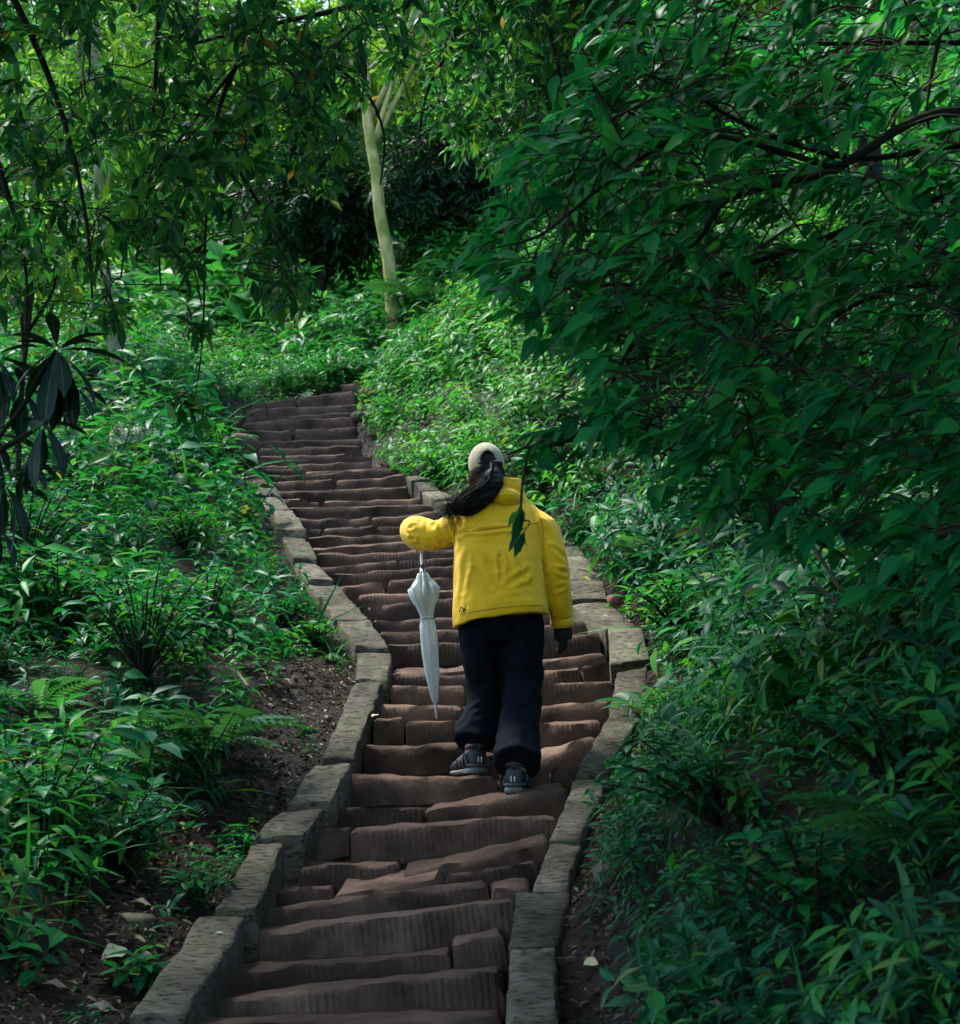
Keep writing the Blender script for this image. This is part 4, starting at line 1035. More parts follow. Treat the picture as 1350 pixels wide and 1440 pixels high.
fallen(527, 1008, .07, (.42, .36, .24), 'dry cream leaf wedged between kerb and step', ang=1.2, on=kerb_pt(526, 1010, .1))
fallen(836, 1358, .09, (.40, .38, .16), 'yellowish leaf on the dark soil beside the lower kerb', ang=2.0)
fallen(1003, 1420, .10, (.36, .34, .16), 'withered yellow leaf hanging low on the dark bank', ang=-1.4)
fallen(850, 1215, .07, (.36, .24, .17), 'tan leaf beside the half sunk brown stone', ang=.5)
fallen(430, 556, .16, (.5, .45, .3), 'pale leaf lying behind the top step', ang=.3)
for i in range(46):
    y = rng.uniform(5., 9.8); x = bl(y) - wl_(y) - .04 - rng.uniform(.03, 1) * mud_w(y); fallen(0, 0, rng.uniform(.03, .075), DRY, 'small dry brown leaf among the litter on the muddy strip', 'dry leaves on the muddy strip', on=np.array([x, y, float(ground(x, y))]), T=FL2)
for i in range(22):
    y = rng.uniform(5., 13); x = br(y) + wr_(y) + .04 + rng.uniform(.03, 1) * mud_r(y); fallen(0, 0, rng.uniform(.03, .07), DRY, 'small dry leaf on the soil at the foot of the bank', 'dry leaves at the foot of the bank', on=np.array([x, y, float(ground(x, y))]), T=FL2)
c = Cloud()
def lit(nm, fn, n, sz):
    y = rng.uniform(4.6, 12, n); x = fn(y); o = np.stack([x, y, ground(x, y) + .006], 1)
    a = rng.uniform(0, 6.28, n); d = np.stack([np.cos(a), np.sin(a), rng.normal(0, .25, n)], 1)
    c.add(leaf_tmpl(1, .3, 3, .5, .4, .3), frame(d, unit(np.array([0, 0, 1.]) + rng.normal(0, .3, (n, 3)))) * rng.uniform(*sz, n)[:, None, None], o, rng.uniform(0, 1, n))
lit('l', lambda y: bl(y) - wl_(y) - .02 - rng.uniform(0, 1.2, len(y)) * mud_w(y), 4200, (.014, .06))
lit('r', lambda y: br(y) + wr_(y) + .02 + rng.uniform(0, 1.2, len(y)) * mud_r(y), 2600, (.014, .06))
obj('leaf_litter', c.mesh('leaf_litter', DRY), kind='stuff', label='fine scraps of dead leaf scattered over the bare soil')
ac = Acc()
for i in range(90):
    y = rng.uniform(4.8, 11); right = rng.random() < .35
    x = (br(y) + wr_(y) + .03 + rng.uniform(0, 1) * mud_r(y)) if right else (bl(y) - wl_(y) - .03 - rng.uniform(0, 1.1) * mud_w(y))
    a = rng.uniform(0, 6.28); L = rng.uniform(.06, .28); q = []
    for t in np.linspace(-.5, .5, 7):
        xx = x + math.cos(a) * L * t + rng.normal(0, .006); yy = y + math.sin(a) * L * t + rng.normal(0, .006); q.append((xx, yy, float(ground(xx, yy)) + rng.uniform(-.002, .008)))
    ac.add(*tube(np.array(q), np.linspace(rng.uniform(.002, .005), .0012, 7), 4))
obj('fallen_twigs', ac.mesh('fallen_twigs', bark_mat('rotting_twig', (.02, .014, .009), (.09, .06, .04), 20)), kind='stuff', label='rotting twigs and roots lying on the bare soil beside the kerbs')
tet = dict(v=np.array([(-.5, -.4, -.2), (.5, -.45, -.2), (.55, .4, -.2), (-.45, .5, -.2), (-.3, -.25, .35), (.3, -.3, .45), (.25, .3, .3), (-.3, .3, .4)], float), f=[(4, 5, 6, 7), (0, 1, 5, 4), (1, 2, 6, 5), (2, 3, 7, 6), (3, 0, 4, 7)], e=np.ones(8), t=np.zeros(8))
c = Cloud()
for fn, n in ((lambda y: bl(y) - wl_(y) - rng.uniform(0, 1.3, len(y)) * (mud_w(y) + .04), 4200), (lambda y: br(y) + wr_(y) + rng.uniform(0, 1.3, len(y)) * (mud_r(y) + .04), 3000)):
    y = rng.uniform(4.4, 18, n); x = fn(y); o = np.stack([x, y, ground(x, y)], 1); d = unit(rng.normal(size=(n, 3)) * np.array([1, 1, .4]))
    c.add(tet, frame(d) * (.005 + .018 * rng.random(n) ** 3)[:, None, None], o, rng.random(n))
obj('soil_clods', c.mesh('soil_clods', SOIL, False), kind='stuff', label='crumbs and clods of wet soil strewn over the bare ground')
#PERSON
# ------------------------------------------------------------------ the walker
PD = 8.05
def q3(px, py, dy=0.0): return P(px, py, PD + dy)
def rmw(px): return px * PD / F / cp
def loft(secs, n=20, power=2.4):
    """secs: (centre, half width along x, half depth along y); closed ends"""
    v, f = [], []
    for (c_, a, b) in secs:
        for k in range(n):
            w = 2 * math.pi * k / n; cx_, sx_ = math.cos(w), math.sin(w)
            v.append(np.asarray(c_) + np.array([a * np.sign(cx_) * abs(cx_) ** (2 / power), b * np.sign(sx_) * abs(sx_) ** (2 / power), 0]))
    m = len(secs)
    for i in range(m - 1):
        for k in range(n):
            k2 = (k + 1) % n; f.append((i * n + k, i * n + k2, (i + 1) * n + k2, (i + 1) * n + k))
    f.append(tuple(range(n - 1, -1, -1))); f.append(tuple((m - 1) * n + k for k in range(n)))
    return np.array(v), f
def ball(c_, r, nu=16, nv=10):
    v, f = [], []
    for j in range(nv + 1):
        th = math.pi * (j + .001) / (nv + .002)
        for i in range(nu):
            ph = 2 * math.pi * i / nu; v.append(np.asarray(c_) + np.array([math.sin(th) * math.cos(ph), math.sin(th) * math.sin(ph), math.cos(th)]) * np.asarray(r))
    for j in range(nv):
        for i in range(nu):
            a = j * nu + i; b = j * nu + (i + 1) % nu; f.append((a, a + nu, b + nu, b))
    f.append(tuple(range(nu))); f.append(tuple(nv * nu + i for i in range(nu - 1, -1, -1)))
    return np.array(v), f
def vox(name, shapes, voxel, mat, smooth=4, deform=None):
    ac = Acc()
    for s in shapes: ac.add(*s)
    me0 = ac.mesh('tmp', None); o = bpy.data.objects.new('tmp', me0); COL.objects.link(o)
    m = o.modifiers.new('r', 'REMESH'); m.mode = 'VOXEL'; m.voxel_size = voxel
    if smooth: m2 = o.modifiers.new('s', 'SMOOTH'); m2.factor = .5; m2.iterations = smooth
    dg = bpy.context.evaluated_depsgraph_get(); ev = o.evaluated_get(dg); me = bpy.data.meshes.new_from_object(ev)
    bpy.data.objects.remove(o); bpy.data.meshes.remove(me0)
    n = len(me.vertices); co = np.empty(n * 3, np.float32); me.vertices.foreach_get('co', co); co = co.reshape(-1, 3).astype(float)
    if deform is not None:
        no = np.empty(n * 3, np.float32); me.vertex_normals.foreach_get('vector', no); no = no.reshape(-1, 3).astype(float)
        co = deform(co, no); me.vertices.foreach_set('co', co.astype(np.float32).ravel())
    me.polygons.foreach_set('use_smooth', np.ones(len(me.polygons), bool)); me.update(); me.name = name
    me.materials.clear(); me.materials.append(mat); return me
def seg_dist(p, a, b):
    ab = b - a; t = np.clip(((p - a) @ ab) / (ab @ ab), 0, 1); return np.linalg.norm(p - (a + t[:, None] * ab), axis=1), t
def crease(co, no, a, b, w, dep, ridge=True):
    a, b = np.asarray(a), np.asarray(b); d, t = seg_dist(co, a, b)
    fade = np.sin(np.pi * np.clip(t, .08, .92)) ** .5
    h = -dep * np.clip(1 - d / (1.5 * w), 0, 1) ** 1.3
    if ridge: h += .7 * dep * np.clip(1 - np.abs(d - 2.0 * w) / (1.3 * w), 0, 1)
    return co + no * (h * fade)[:, None]

def cloth_mat(name, c, rough, spec, weave=500, sheen=.2, bm=.2, crumple=9):
    m, nt, bs, N, Lk = new_mat(name)
    co = coords(nt, 'Object'); n = noise_node(nt, co, crumple, 5, .6); n2 = noise_node(nt, co, weave, 2)
    Lk(mix_col(nt, math_node(nt, 'MULTIPLY', n, .4), c, tuple(x * .72 for x in c)), bs.inputs['Base Color'])
    bs.inputs['Roughness'].default_value = rough; bs.inputs['Specular IOR Level'].default_value = spec
    bs.inputs['Sheen Weight'].default_value = sheen
    cr = math_node(nt, 'ABSOLUTE', math_node(nt, 'SUBTRACT', noise_node(nt, scaled(nt, co, (1, 1, .75)), crumple * 1.5, 2, .5, .8), .5))
    hh = math_node(nt, 'ADD', math_node(nt, 'MULTIPLY', cr, 2.2), math_node(nt, 'ADD', n, math_node(nt, 'MULTIPLY', n2, .12)))
    Lk(bump(nt, hh, bm, .03), bs.inputs['Normal']); return m
YELLOW = cloth_mat('yellow_shell_fabric', (.88, .52, .006), .6, .2, bm=.16)
BLACKC = cloth_mat('black_trouser_fabric', (.0045, .006, .010), .8, .05, sheen=.0, bm=.25)
SKIN = simple('skin', (.48, .30, .22), .5, .4)
HAIRM = simple('black_hair', (.006, .005, .005), .6, .2, 0, .2, 60)
CAPM = cloth_mat('khaki_cotton', (.44, .40, .26), .85, .15, bm=.25)
SHOE_D = cloth_mat('black_shoe_fabric', (.022, .024, .026), .6, .4, sheen=0)
SOLE = simple('grey_rubber', (.11, .115, .11), .7, .3)
MARK = simple('reflective_mark', (.6, .62, .62), .5)
PANEL = simple('dark_grey_synthetic', (.045, .05, .052), .55, .3)
LOGO = simple('dark_print', (.12, .06, .01), .7)
GLOVE = cloth_mat('black_glove', (.012, .013, .015), .65, .3, sheen=0)

HL = P(674, 1089, 8.04); HR = P(722, 1117, 7.76)
dirL = unit(np.array([-.42, 1, 0])); dirR = unit(np.array([.30, 1, 0]))
ankL = HL + dirL * .062 + np.array([0, 0, .13]); ankR = HR + dirR * .062 + np.array([0, 0, .13])
per = empty('person', P(700, 1100, 7.95), 'person in a yellow jacket, dark trousers and khaki cap walking up with a folded umbrella', 'person')
headc = q3(685, 657, .10)
# body: one continuous mesh under the clothes
hipL, hipR = q3(680, 868, .03), q3(727, 868, .0)
kneL, kneR = q3(684, 962, .13), q3(734, 962, .04)
shL, shR = q3(655, 733, .08), q3(757, 733, .05)
elL = q3(588, 752, .20); wrL = q3(592, 757, .42)
elR = q3(783, 806, .03); wrR = q3(790, 875, .12)
handR = q3(791, 893, .15)
def finger(base, d1, d2, L, r):
    p1 = base + d1 * L * .45; p2 = p1 + unit(d1 + d2) * L * .3; p3 = p2 + unit(d1 * .3 + d2) * L * .25
    return tube(spline([base - d1 * .015, base, p1, p2, p3], 9), np.linspace(r, r * .72, 9), 8)
shapes = [loft([(q3(703, 885, .03), .15, .10), (q3(703, 850, .03), .155, .11), (q3(703, 800, .05), .13, .10), (q3(704, 750, .08), .15, .10), (q3(706, 715, .09), .16, .09), (q3(704, 700, .09), .07, .06)]),
          tube(spline([q3(704, 715, .09), q3(697, 690, .09), headc], 8), [.062, .058, .056, .055, .054, .054, .056, .06], 12),
          ball(headc + (0, .01, .0), (.074, .094, .112)), ball(headc + (-.004, .07, -.055), (.036, .036, .045)), ball(headc + (-.006, .108, -.018), (.013, .018, .022)),
          ball(headc + (-.068, .02, -.015), (.010, .018, .028), 10, 8), ball(headc + (.068, .02, -.015), (.010, .018, .028), 10, 8),
          tube(spline([q3(690, 728, .08), shL, elL, wrL], 14), np.linspace(.058, .030, 14), 12), tube(spline([q3(720, 728, .07), shR, elR, wrR], 14), np.linspace(.058, .028, 14), 12),
          tube(spline([hipL, kneL, ankL, ankL - (0, 0, .07)], 16), np.linspace(.085, .026, 16), 12), tube(spline([hipR, kneR, ankR, ankR - (0, 0, .07)], 16), np.linspace(.085, .026, 16), 12)]
for an, dr in ((ankL, dirL), (ankR, dirR)):
    shapes.append(tube(spline([an - (0, 0, .07), an + dr * .08 - (0, 0, .09), an + dr * .16 - (0, 0, .10)], 7), [.026, .028, .03, .03, .028, .025, .02], 10))
# hanging hand
hd = unit(q3(792, 915, .15) - wrR)
shapes.append(tube(spline([wrR, wrR + hd * .04, wrR + hd * .085], 7), [.024, .027, .033, .037, .038, .037, .033], 10, squash=.55))
fingersR = []
for i, (o_, L) in enumerate(((-.027, .068), (-.009, .078), (.009, .073), (.026, .058))):
    fingersR.append(finger(wrR + hd * .085 + np.array([o_ * .6, o_ * .8, 0]), hd, unit(np.array([-.5, .5, -.35])), L, .0085))
fingersR.append(finger(wrR + hd * .04 + np.array([-.015, .035, 0]), unit(hd + np.array([-.2, .55, .1])), hd, .055, .0095))
shapes += fingersR
# gripping hand
UT, UB = P(590, 757, 8.54), P(614, 1011, 8.60); ua = unit(UB - UT)
grip = UT + ua * .02
shapes.append(tube(spline([wrL, wrL * .4 + grip * .6 + (-.01, 0, .0), grip + (-.03, .0, 0)], 7), [.027, .028, .032, .034, .034, .032, .028], 10, squash=.7))
for i in range(4):
    c0 = grip + ua * (.030 - .019 * i)
    arc = [c0 + np.array([math.cos(a) * .021, math.sin(a) * .021, 0]) for a in np.linspace(math.pi * .95, math.pi * .95 - 4.2, 7)]
    shapes.append(tube(spline([c0 + np.array([-.03, -.03, 0])] + arc, 14), np.linspace(.0095, .007, 14), 8))
arc = [grip + ua * -.045 + np.array([math.cos(a) * .021, math.sin(a) * .021, 0]) for a in np.linspace(-2.2, .4, 5)]
shapes.append(tube(spline([grip + np.array([-.03, -.03, .02])] + arc, 12), np.linspace(.0105, .0085, 12), 8))
obj('body', vox('body', shapes, .006, SKIN, 3), per)
for sx_ in (-.032, .024):
    obj('eye', mesh_faces('eye', *ball(headc + (sx_, .098, .008), (.012, .009, .009), 10, 8), simple('eye', (.05, .04, .035), .2)), per)

# jacket
def jacket_deform(co, no):
    m = .0035 * noise3(co * np.array([1, 1, .7]), 16, 60)[:, None]
    co = co + no * m
    C = lambda a, b, w=.012, d=.010, r=True: crease(co, no, q3(*a), q3(*b), w * .95, d * .9, r)
    co = C((650, 748, -.08), (757, 737, -.10), .010, .014); co = C((690, 741, -.1), (752, 737, -.10), .007, .012, False)          # yoke seam
    co = C((703, 775, -.12), (706, 818, -.12), .011, .011); co = C((722, 768, -.12), (738, 812, -.12), .014, .012)
    co = C((672, 772, -.12), (698, 800, -.12), .014, .010); co = C((748, 800, -.12), (716, 822, -.12), .015, .012)
    co = C((668, 800, -.12), (690, 826, -.12), .013, .009); co = C((655, 780, -.1), (648, 830, -.1), .016, .010)
    co = C((762, 735, -.03), (768, 860, -.03), .013, .022, False)   # between arm and back
    co = C((641, 752, -.03), (668, 742, -.08), .011, .012); co = C((638, 730, 0), (646, 770, -.02), .012, .012)
    co = C((606, 730, .06), (622, 764, .06), .012, .013); co = C((588, 735, .1), (606, 768, .1), .011, .012); co = C((574, 742, .12), (592, 772, .12), .012, .010); co = C((626, 722, .04), (634, 750, .02), .011, .010)
    co = C((569, 740, .12), (598, 744, .1), .010, .010); co = C((572, 760, .12), (604, 750, .1), .010, .009); co = C((580, 726, .14), (590, 745, .1), .009, .009)
    co = C((774, 770, -.03), (798, 786, -.03), .012, .012); co = C((778, 800, -.03), (800, 806, -.03), .011, .012); co = C((780, 830, -.03), (801, 822, -.03), .011, .010); co = C((782, 856, -.02), (802, 862, -.02), .01, .009)
    co = C((760, 722, -.06), (775, 760, -.04), .012, .010); co = C((690, 845, -.12), (745, 838, -.12), .014, .006)
    for i in range(8):
        x0, y0 = rr_.uniform(650, 755), rr_.uniform(755, 850); a_ = rr_.uniform(0, 3.14); L_ = rr_.uniform(10, 26)
        co = C((x0, y0, -.11), (x0 + L_ * math.cos(a_), y0 + L_ * math.sin(a_), -.11), .010, .0035)
    return co
rr_ = np.random.default_rng(5)
J = [loft([(q3(704, 867, .01) + (0, 0, 0), rmw(66), .155), (q3(704, 858, .01), rmw(67), .158), (q3(703, 830, .02), rmw(65.5), .152), (q3(702, 790, .03), rmw(64), .145), (q3(702, 760, .05), rmw(64), .14), (q3(704, 738, .06), rmw(63), .13), (q3(706, 722, .07), rmw(57), .115), (q3(707, 710, .08), rmw(44), .10), (q3(709, 700, .08), rmw(32), .09), (q3(711, 688, .07), rmw(26), .085), (q3(712, 676, .07), rmw(22), .075)], 24, 2.6),
     tube(spline([q3(674, 738, .06), q3(645, 741, .07), q3(615, 753, .12), q3(590, 750, .19), q3(584, 747, .26), q3(588, 753, .36), q3(590, 757, .44)], 20), [.098, .094, .089, .083, .077, .073, .072, .075, .080, .085, .086, .083, .08, .077, .073, .07, .066, .062, .058, .054], 16),
     tube(spline([q3(738, 738, .05), q3(764, 748, .04), q3(778, 790, .02), q3(785, 830, .04), q3(790, 872, .10)], 18), [.092, .09, .086, .082, .08, .078, .076, .075, .073, .071, .069, .067, .065, .063, .061, .06, .058, .056], 16),
     tube(spline([q3(690, 700, .0), q3(712, 698, -.03), q3(733, 702, .0)], 9), [.02, .03, .036, .04, .042, .04, .036, .03, .02], 10)]
def hem_cut(co, no):
    co = jacket_deform(co, no)
    # slanting hem: lower on the umbrella side
    k = sstep(q3(703, 845)[2], q3(703, 870)[2], co[:, 2]); tor = (co[:, 0] > q3(632, 860)[0]) & (co[:, 0] < q3(770, 860)[0])
    s = (co[:, 0] - q3(703, 860)[0]) / .2
    co[:, 2] += np.where(tor, k * (s * .03 - .022 + .02 * (1 - s * s) * .4), 0); return co
jk = obj('jacket', vox('jacket', J, .006, YELLOW, 4, hem_cut), per)
from mathutils.bvhtree import BVHTree
jme = jk.data; jbv = BVHTree.FromPolygons([v_.co[:] for v_ in jme.vertices], [p_.vertices[:] for p_ in jme.polygons])
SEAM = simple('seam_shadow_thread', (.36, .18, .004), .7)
def on_jacket(px, py, out=.0):
    o_ = Vector(EYE); d_ = Vector(P(px, py, 8.0) - EYE).normalized(); h = jbv.ray_cast(o_, d_)
    return np.array(h[0] + h[1] * out) if h[0] is not None else None
for row in (((652, 748), (680, 745), (710, 741), (740, 738), (758, 735)), ((757, 722), (764, 745), (765, 775)), ((645, 726), (639, 748), (640, 768)), ((646, 864), (680, 858), (720, 853), (762, 851)), ((690, 706), (712, 710), (738, 707)), ((776, 866), (790, 869), (803, 867))):
    pts = [on_jacket(*q, .0005) for q in spline(np.array(row, float), 26)]; pts = [q for q in pts if q is not None]
    keep_ = [pts[0]] + [b for a, b in zip(pts, pts[1:]) if np.linalg.norm(b - a) < .03]
    if len(keep_) > 4: obj('seam', mesh_faces('seam', *tube(np.array(keep_), .0017, 5), SEAM), jk)
cuff = spline([q3(790, 868, .095), q3(791, 880, .11)], 4)
obj('cuff', mesh_faces('cuff', *tube(cuff, [.055, .058, .058, .054], 16), YELLOW), jk)
# chest-high back vent flap
bm_ = []
lg = Acc()
for a, b in (((646, 861), (648, 853)), ((648, 853), (652, 857)), ((651, 860), (655, 853)), ((653, 856), (656, 859))):
    pa, pb = q3(*a, -.112), q3(*b, -.112); lg.add(*tube(np.array([pa, (pa + pb) / 2, pb]), [.003, .003, .002], 5))
obj('logo', lg.mesh('logo', LOGO), jk, label='small dark brand mark near the jacket hem')

# trousers
def tr_deform(co, no):
    co = co + no * (.006 * noise3(co * np.array([1, 1, .5]), 15, 61) + .004 * noise3(co, 34, 62))[:, None]
    C = lambda a, b, w=.014, d=.012: crease(co, no, q3(*a), q3(*b), w, d)
    for a, b in (((650, 905, -.08), (662, 945, -.08)), ((655, 1000, -.02), (690, 985, -.02)), ((648, 1022, 0), (692, 1012, 0)), ((650, 1036, 0), (695, 1032, 0)), ((700, 1050, -.2), (748, 1040, -.2)), ((698, 1064, -.25), (752, 1060, -.25)), ((712, 990, -.12), (756, 970, -.12)), ((742, 890, -.1), (750, 960, -.1)), ((680, 880, -.1), (700, 905, -.1)), ((728, 880, -.1), (704, 905, -.1)), ((666, 930, -.06), (672, 985, -.04))): co = C(a, b)
    return co
hemL, hemR = ankL + (0, -.03, .012), ankR + (0, -.03, .006)
T = [loft([(q3(703, 905, .03), rmw(48), .10), (q3(703, 885, .03), rmw(60), .13), (q3(703, 860, .02), rmw(59), .135), (q3(703, 845, .02), rmw(55), .125)], 22, 2.5),
     tube(spline([q3(676, 878, .03), q3(677, 920, .06), q3(682, 965, .10), q3(677, 1010, .08), hemL], 20), [.112, .112, .11, .107, .104, .101, .098, .095, .092, .09, .089, .089, .09, .092, .094, .096, .098, .099, .098, .096], 18),
     tube(spline([q3(731, 878, .02), q3(733, 920, .03), q3(735, 968, .03), q3(730, 1030, -.10), hemR], 20), [.113, .113, .111, .109, .106, .104, .102, .10, .098, .097, .096, .096, .097, .098, .1, .102, .104, .106, .108, .108], 18)]
obj('trousers', vox('trousers', T, .009, BLACKC, 3, tr_deform), per)
# glove on the hanging hand
obj('glove', vox('glove', [tube(spline([wrR - hd * .01, wrR + hd * .04, wrR + hd * .088], 7), [.036, .040, .047, .051, .051, .049, .043], 10, squash=.72)] + [(v_ + unit(v_ - v_.mean(0)) * .004, f_) for v_, f_ in fingersR], .0045, GLOVE, 2), per, label='black glove on the hanging hand')

# cap
def cap_part():
    cc = headc + (-.004, .0, .018); rx, ry, rz = .085, .107, .102; nu, nv = 88, 30; v = []; f = []
    back = -math.pi / 2 + .10
    for j in range(nv + 1):
        th = (math.pi / 2 + .34) * j / nv
        for i in range(nu):
            ph = 2 * math.pi * i / nu; s = 1 + (.012 * math.cos(6 * ph) if j > 1 else 0)
            v.append(cc + np.array([rx * math.sin(th) * math.cos(ph) * s, ry * math.sin(th) * math.sin(ph) * s, rz * math.cos(th)]))
    for j in range(nv):
        for i in range(nu):
            ph = 2 * math.pi * (i + .5) / nu; d = abs((ph - back + math.pi) % (2 * math.pi) - math.pi); t = (j + .5) / nv
            if t < .88 and t > .60 and d < .46 * math.sqrt(max(0, 1 - ((.88 - t) / .28) ** 2)): continue
            a = j * nu + i; b = j * nu + (i + 1) % nu; f.append((a, a + nu, b + nu, b))
    v = np.array(v); ang = .10
    p = v - cc; ca, sa = math.cos(ang), math.sin(ang); p = np.stack([p[:, 0] * ca - p[:, 2] * sa, p[:, 1], p[:, 0] * sa + p[:, 2] * ca], 1)
    o = obj('cap', mesh_faces('cap', p + cc, f, CAPM), per)
    sm = o.modifiers.new('thick', 'SOLIDIFY'); sm.thickness = .003; sm.offset = 1
    # peak pointing up the steps
    v, f = [], []; n = 13
    for i in range(n):
        a = math.pi * (.2 + .6 * i / (n - 1)) + .06
        for k, (s, dz) in enumerate(((.97, -.008), (1.35, -.022), (1.62 - .25 * abs(i - 6) / 6, -.045))):
            v.append(cc + np.array([rx * s * math.cos(a), ry * s * math.sin(a), dz - .02 * abs(math.cos(a)) * s]))
        if i:
            for k in range(2): q = (i - 1) * 3 + k; f.append((q, q + 1, q + 4, q + 3))
    pk = obj('peak', mesh_faces('peak', np.array(v), f, CAPM), o); sm = pk.modifiers.new('thick', 'SOLIDIFY'); sm.thickness = .004
    obj('button', mesh_faces('button', *ball(cc + (-.01, 0, rz), (.009, .009, .005), 8, 6), CAPM), o)
cap_part()
# hair
hp = spline([headc + (.012, -.075, .0), q3(694, 676, -.03), q3(682, 692, -.04), q3(664, 702, -.05), q3(646, 711, -.05), q3(634, 714, -.04)], 20)
hr = [.03, .042, .054, .062, .068, .072, .075, .077, .078, .078, .077, .074, .07, .065, .059, .052, .044, .035, .025, .012]
hc = vox('hair', [ball(headc + (0, -.016, -.006), (.082, .096, .104)), ball(headc + (-.05, .02, -.045), (.045, .06, .065)), ball(headc + (.045, .005, -.035), (.042, .06, .06)), ball(headc + (.004, -.035, -.055), (.064, .07, .06)), tube(hp, np.array(hr) * .8, 14, squash=.75)], .008, HAIRM, 4, lambda co, no: co + no * (.004 * noise3(co * np.array([1.2, 1, 2.5]), 30, 63))[:, None])
# keep the face free of hair
hair = obj('hair', hc, per)
hs = Acc()
for i in range(420):
    k0 = rng.integers(0, 9); a = rng.uniform(0, 6.28); off = np.array([.15 * math.cos(a), math.cos(a) * .72, math.sin(a)])
    pts = [hp[k] + off * hr[k] * rng.uniform(.82, 1.02) for k in range(k0, 20, 3)]
    pts.append(hp[-1] + off * .03 + rng.normal(0, .03, 3) + np.array([-.012, 0, -.02]))
    hs.add(*tube(spline(pts, 12), np.linspace(.0022, .0007, 12), 3, cap=False))
for i in range(90):
    s = q3(rng.uniform(650, 672), rng.uniform(700, 716), -.07); e = s + np.array([rng.normal(-.02, .02), 0, -rng.uniform(.02, .05)])
    hs.add(*tube(spline([s + (.04, 0, .03), s, e], 8), np.linspace(.003, .001, 8), 4, cap=False))
obj('strands', hs.mesh('strands', HAIRM), hair, kind='stuff')

# shoes
def shoe(heel, d, nm):
    side = np.array([d[1], -d[0], 0]); up = np.array([0, 0, 1.])
    W = lambda l, s, z: heel + d * l * 1.1 + side * s * 1.15 + up * z * 1.3
    def body(rows, zoff=0):
        v, f = [], []; n = 16
        for (l, w, z0, z1) in rows:
            for k in range(n):
                a = 2 * math.pi * k / n; c_, s_ = math.cos(a), math.sin(a)
                v.append(W(l, w * np.sign(c_) * abs(c_) ** .7, (z0 + z1) / 2 + (z1 - z0) / 2 * np.sign(s_) * abs(s_) ** .75))
        m = len(rows)
        for i in range(m - 1):
            for k in range(n):
                k2 = (k + 1) % n; f.append((i * n + k, i * n + k2, (i + 1) * n + k2, (i + 1) * n + k))
        f.append(tuple(range(n - 1, -1, -1))); f.append(tuple((m - 1) * n + k for k in range(n)))
        return np.array(v), f
    r = empty(nm, heel); COL.objects.unlink(r); put(r, per)
    r.location = Vector(heel); 
    up_ = body([(-.004, .026, .022, .085), (.006, .036, .02, .096), (.035, .04, .02, .098), (.075, .041, .02, .092), (.11, .043, .02, .082), (.16, .047, .018, .066), (.20, .046, .018, .054), (.235, .038, .018, .044), (.255, .018, .018, .032)])
    so = body([(-.012, .028, 0, .024), (.0, .038, 0, .028), (.04, .041, 0, .027), (.10, .041, .002, .024), (.17, .05, 0, .022), (.22, .046, .0, .022), (.255, .03, .004, .022), (.268, .012, .008, .02)])
    mu = mesh_faces('upper', *up_, SHOE_D); ms = mesh_faces('sole', *so, SOLE)
    for nm_, me in (('upper', mu), ('sole', ms)): obj(nm_, me, r)
    for s_ in (-1, 1):
        p = np.array([W(-.006, .007 * s_, .042), W(-.0085, .007 * s_, .052), W(-.006, .007 * s_, .062)])
        obj('heel_mark', mesh_faces('heel_mark', *tube(p, .0032, 5), MARK), r)
    for s_ in (-1, 1):
        for l0, z0, l1, z1 in ((.02, .03, .06, .09), (.07, .028, .085, .084), (.10, .028, .12, .074), (.15, .026, .14, .066)):
            pp = spline([W(l0, .043 * s_, z0), W((l0 + l1) / 2, .045 * s_, (z0 + z1) / 2), W(l1, .026 * s_, z1)], 7)
            obj('side_panel', mesh_faces('side_panel', *tube(pp, .0055, 6), PANEL), r)
    cl_ = np.array([W(.04 + .048 * math.cos(t), .036 * math.sin(t), .094 - .012 * math.cos(t)) for t in np.linspace(0, 6.283, 21)])
    obj('collar', mesh_faces('collar', *tube(cl_, .008, 7, cap=False), SHOE_D), r)
    hc_ = np.array([W(.03 - .04 * math.cos(t), .041 * math.sin(t), .032) for t in np.linspace(-1.4, 1.4, 11)])
    obj('heel_counter', mesh_faces('heel_counter', *tube(hc_, .009, 7), PANEL), r)
    tr_ = np.array([W(.05 + .13 * (1 - math.cos(t)) - .062, .048 * math.sin(t), .006) for t in np.linspace(-1.2, 1.2, 11)])
    obj('outsole', mesh_faces('outsole', *tube(tr_, .006, 6), SHOE_D), r)
    lp = spline([W(.10, -.02, .085), W(.085, -.06, .10), W(.10, -.075, .06), W(.11, -.05, .05)], 10)
    obj('lace_loop', mesh_faces('lace_loop', *tube(lp, .0022, 5), BLACKC), r)
    ac = Acc()
    for l in (.09, .11, .13, .15): ac.add(*tube(spline([W(l, -.03, .07), W(l, 0, .092 - .19 * (l - .07)), W(l, .03, .07)], 7), .0028, 5))
    obj('laces', ac.mesh('laces', BLACKC), r)
    obj('pull_tab', mesh_faces('pull_tab', *tube(np.array([W(.0, 0, .085), W(-.008, 0, .10), W(.004, 0, .113)]), .006, 6), SHOE_D), r)
shoe(HL, dirL, 'shoe'); shoe(HR, dirR, 'shoe')

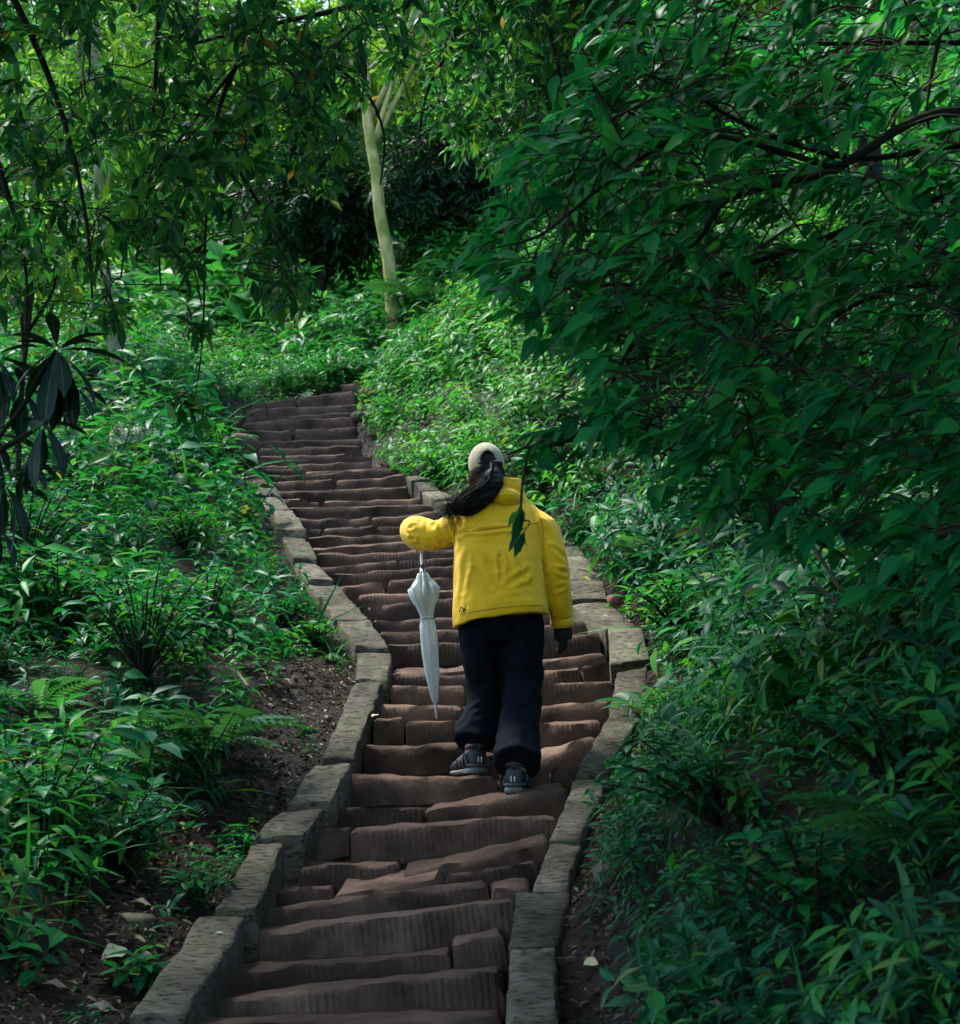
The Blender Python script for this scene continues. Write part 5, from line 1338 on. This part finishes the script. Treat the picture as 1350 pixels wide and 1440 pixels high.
# ------------------------------------------------------------------ umbrella
def pvc():
    m, nt, bs, N, Lk = new_mat('milky_plastic_film')
    co = coords(nt, 'Object'); n = noise_node(nt, scaled(nt, co, (1, 1, .3)), 30, 4, .6)
    Lk(ramp(nt, n, [(.3, (.34, .42, .40)), (.7, (.60, .66, .63))]), bs.inputs['Base Color']); bs.inputs['Roughness'].default_value = .22
    Lk(bump(nt, n, .5, .01), bs.inputs['Normal'])
    t = N('ShaderNodeBsdfTranslucent'); t.inputs[0].default_value = (.7, .78, .78, 1); mx = N('ShaderNodeMixShader'); mx.inputs[0].default_value = .35
    Lk(bs.outputs[0], mx.inputs[1]); Lk(t.outputs[0], mx.inputs[2]); Lk(mx.outputs[0], nt.nodes['Material Output'].inputs['Surface']); return m
STEEL = simple('pale_metal', (.62, .64, .64), .3, .5, .6, .05)
um = empty('umbrella', UB, 'folded translucent white umbrella held point down on a step', 'umbrella')
LU = np.linalg.norm(UB - UT)
def up_at(py): return UT + (UB - UT) * (py - 757) / (1011 - 757)
obj('shaft', mesh_faces('shaft', *tube(np.array([up_at(757), up_at(800), up_at(990)]), .007, 10), simple('white_shaft', (.72, .74, .73), .35)), um)
obj('handle', mesh_faces('handle', *tube(spline([up_at(778), up_at(757), up_at(738), up_at(730) + (0, .02, 0.01), up_at(733) + (0, .05, .0), up_at(742) + (0, .055, 0)], 18), .0115, 10), simple('white_handle', (.7, .72, .7), .35)), um)
obj('runner', mesh_faces('runner', *tube(np.array([up_at(793), up_at(797), up_at(804), up_at(808)]), [.009, .012, .012, .009], 10), simple('black_plastic', (.015, .015, .017), .35)), um)
def canopy():
    prof = [(806, 5, .0), (812, 6, .2), (820, 8, .3), (828, 12.5, .42), (834, 16.5, .46), (842, 14.5, .38), (855, 10.5, .30), (867, 7.6, .22), (872, 8, .16), (880, 9.4, .2), (897, 10.6, .2), (920, 10.2, .2), (945, 8.8, .18), (968, 6.8, .15), (984, 4.6, .1), (989, 3, 0)]
    v, f = [], []; n = 48; a = unit(np.cross(ua, [0, 1, 0])); b = np.cross(ua, a); m = len(prof)
    for (py, r, am) in prof:
        c0 = up_at(py); r = px_m(r, 8.57)
        for k in range(n):
            w = 2 * math.pi * k / n + (py - 820) * .006
            rr = r * (1 + am * math.cos(8 * w) - am * .2 * math.cos(3 * w + 1)); dz = (-.022 * math.cos(8 * w) if 812 <= py <= 838 else 0)
            v.append(c0 + (a * math.cos(w) + b * math.sin(w)) * rr + ua * dz)
    for i in range(m - 1):
        for k in range(n): k2 = (k + 1) % n; f.append((i * n + k, i * n + k2, (i + 1) * n + k2, (i + 1) * n + k))
    v = np.array(v); v += np.stack([noise3(v, 35, 71), noise3(v, 35, 72), 0 * v[:, 0]], 1) * .0025
    cn = obj('canopy', mesh_faces('canopy', v, f, pvc()), um)
    th = np.linspace(0, 6.28, 25); ring = np.array([up_at(870) + (a * math.cos(t) + b * math.sin(t)) * px_m(8.8, 8.57) for t in th])
    obj('strap', mesh_faces('strap', *tube(ring, .006, 6, cap=False), pvc()), cn)
    for k in range(8):
        w = 2 * math.pi * k / 8; d = a * math.cos(w) + b * math.sin(w)
        obj('rib', mesh_faces('rib', *tube(np.array([up_at(799) + d * .010, up_at(812) + d * .018, up_at(826) + d * .03]), .0018, 5), STEEL), um)
canopy()
obj('ferrule', mesh_faces('ferrule', *tube(np.array([up_at(982), up_at(988), up_at(1004), up_at(1011)]), [.009, .0075, .0065, .005], 10), STEEL), um)
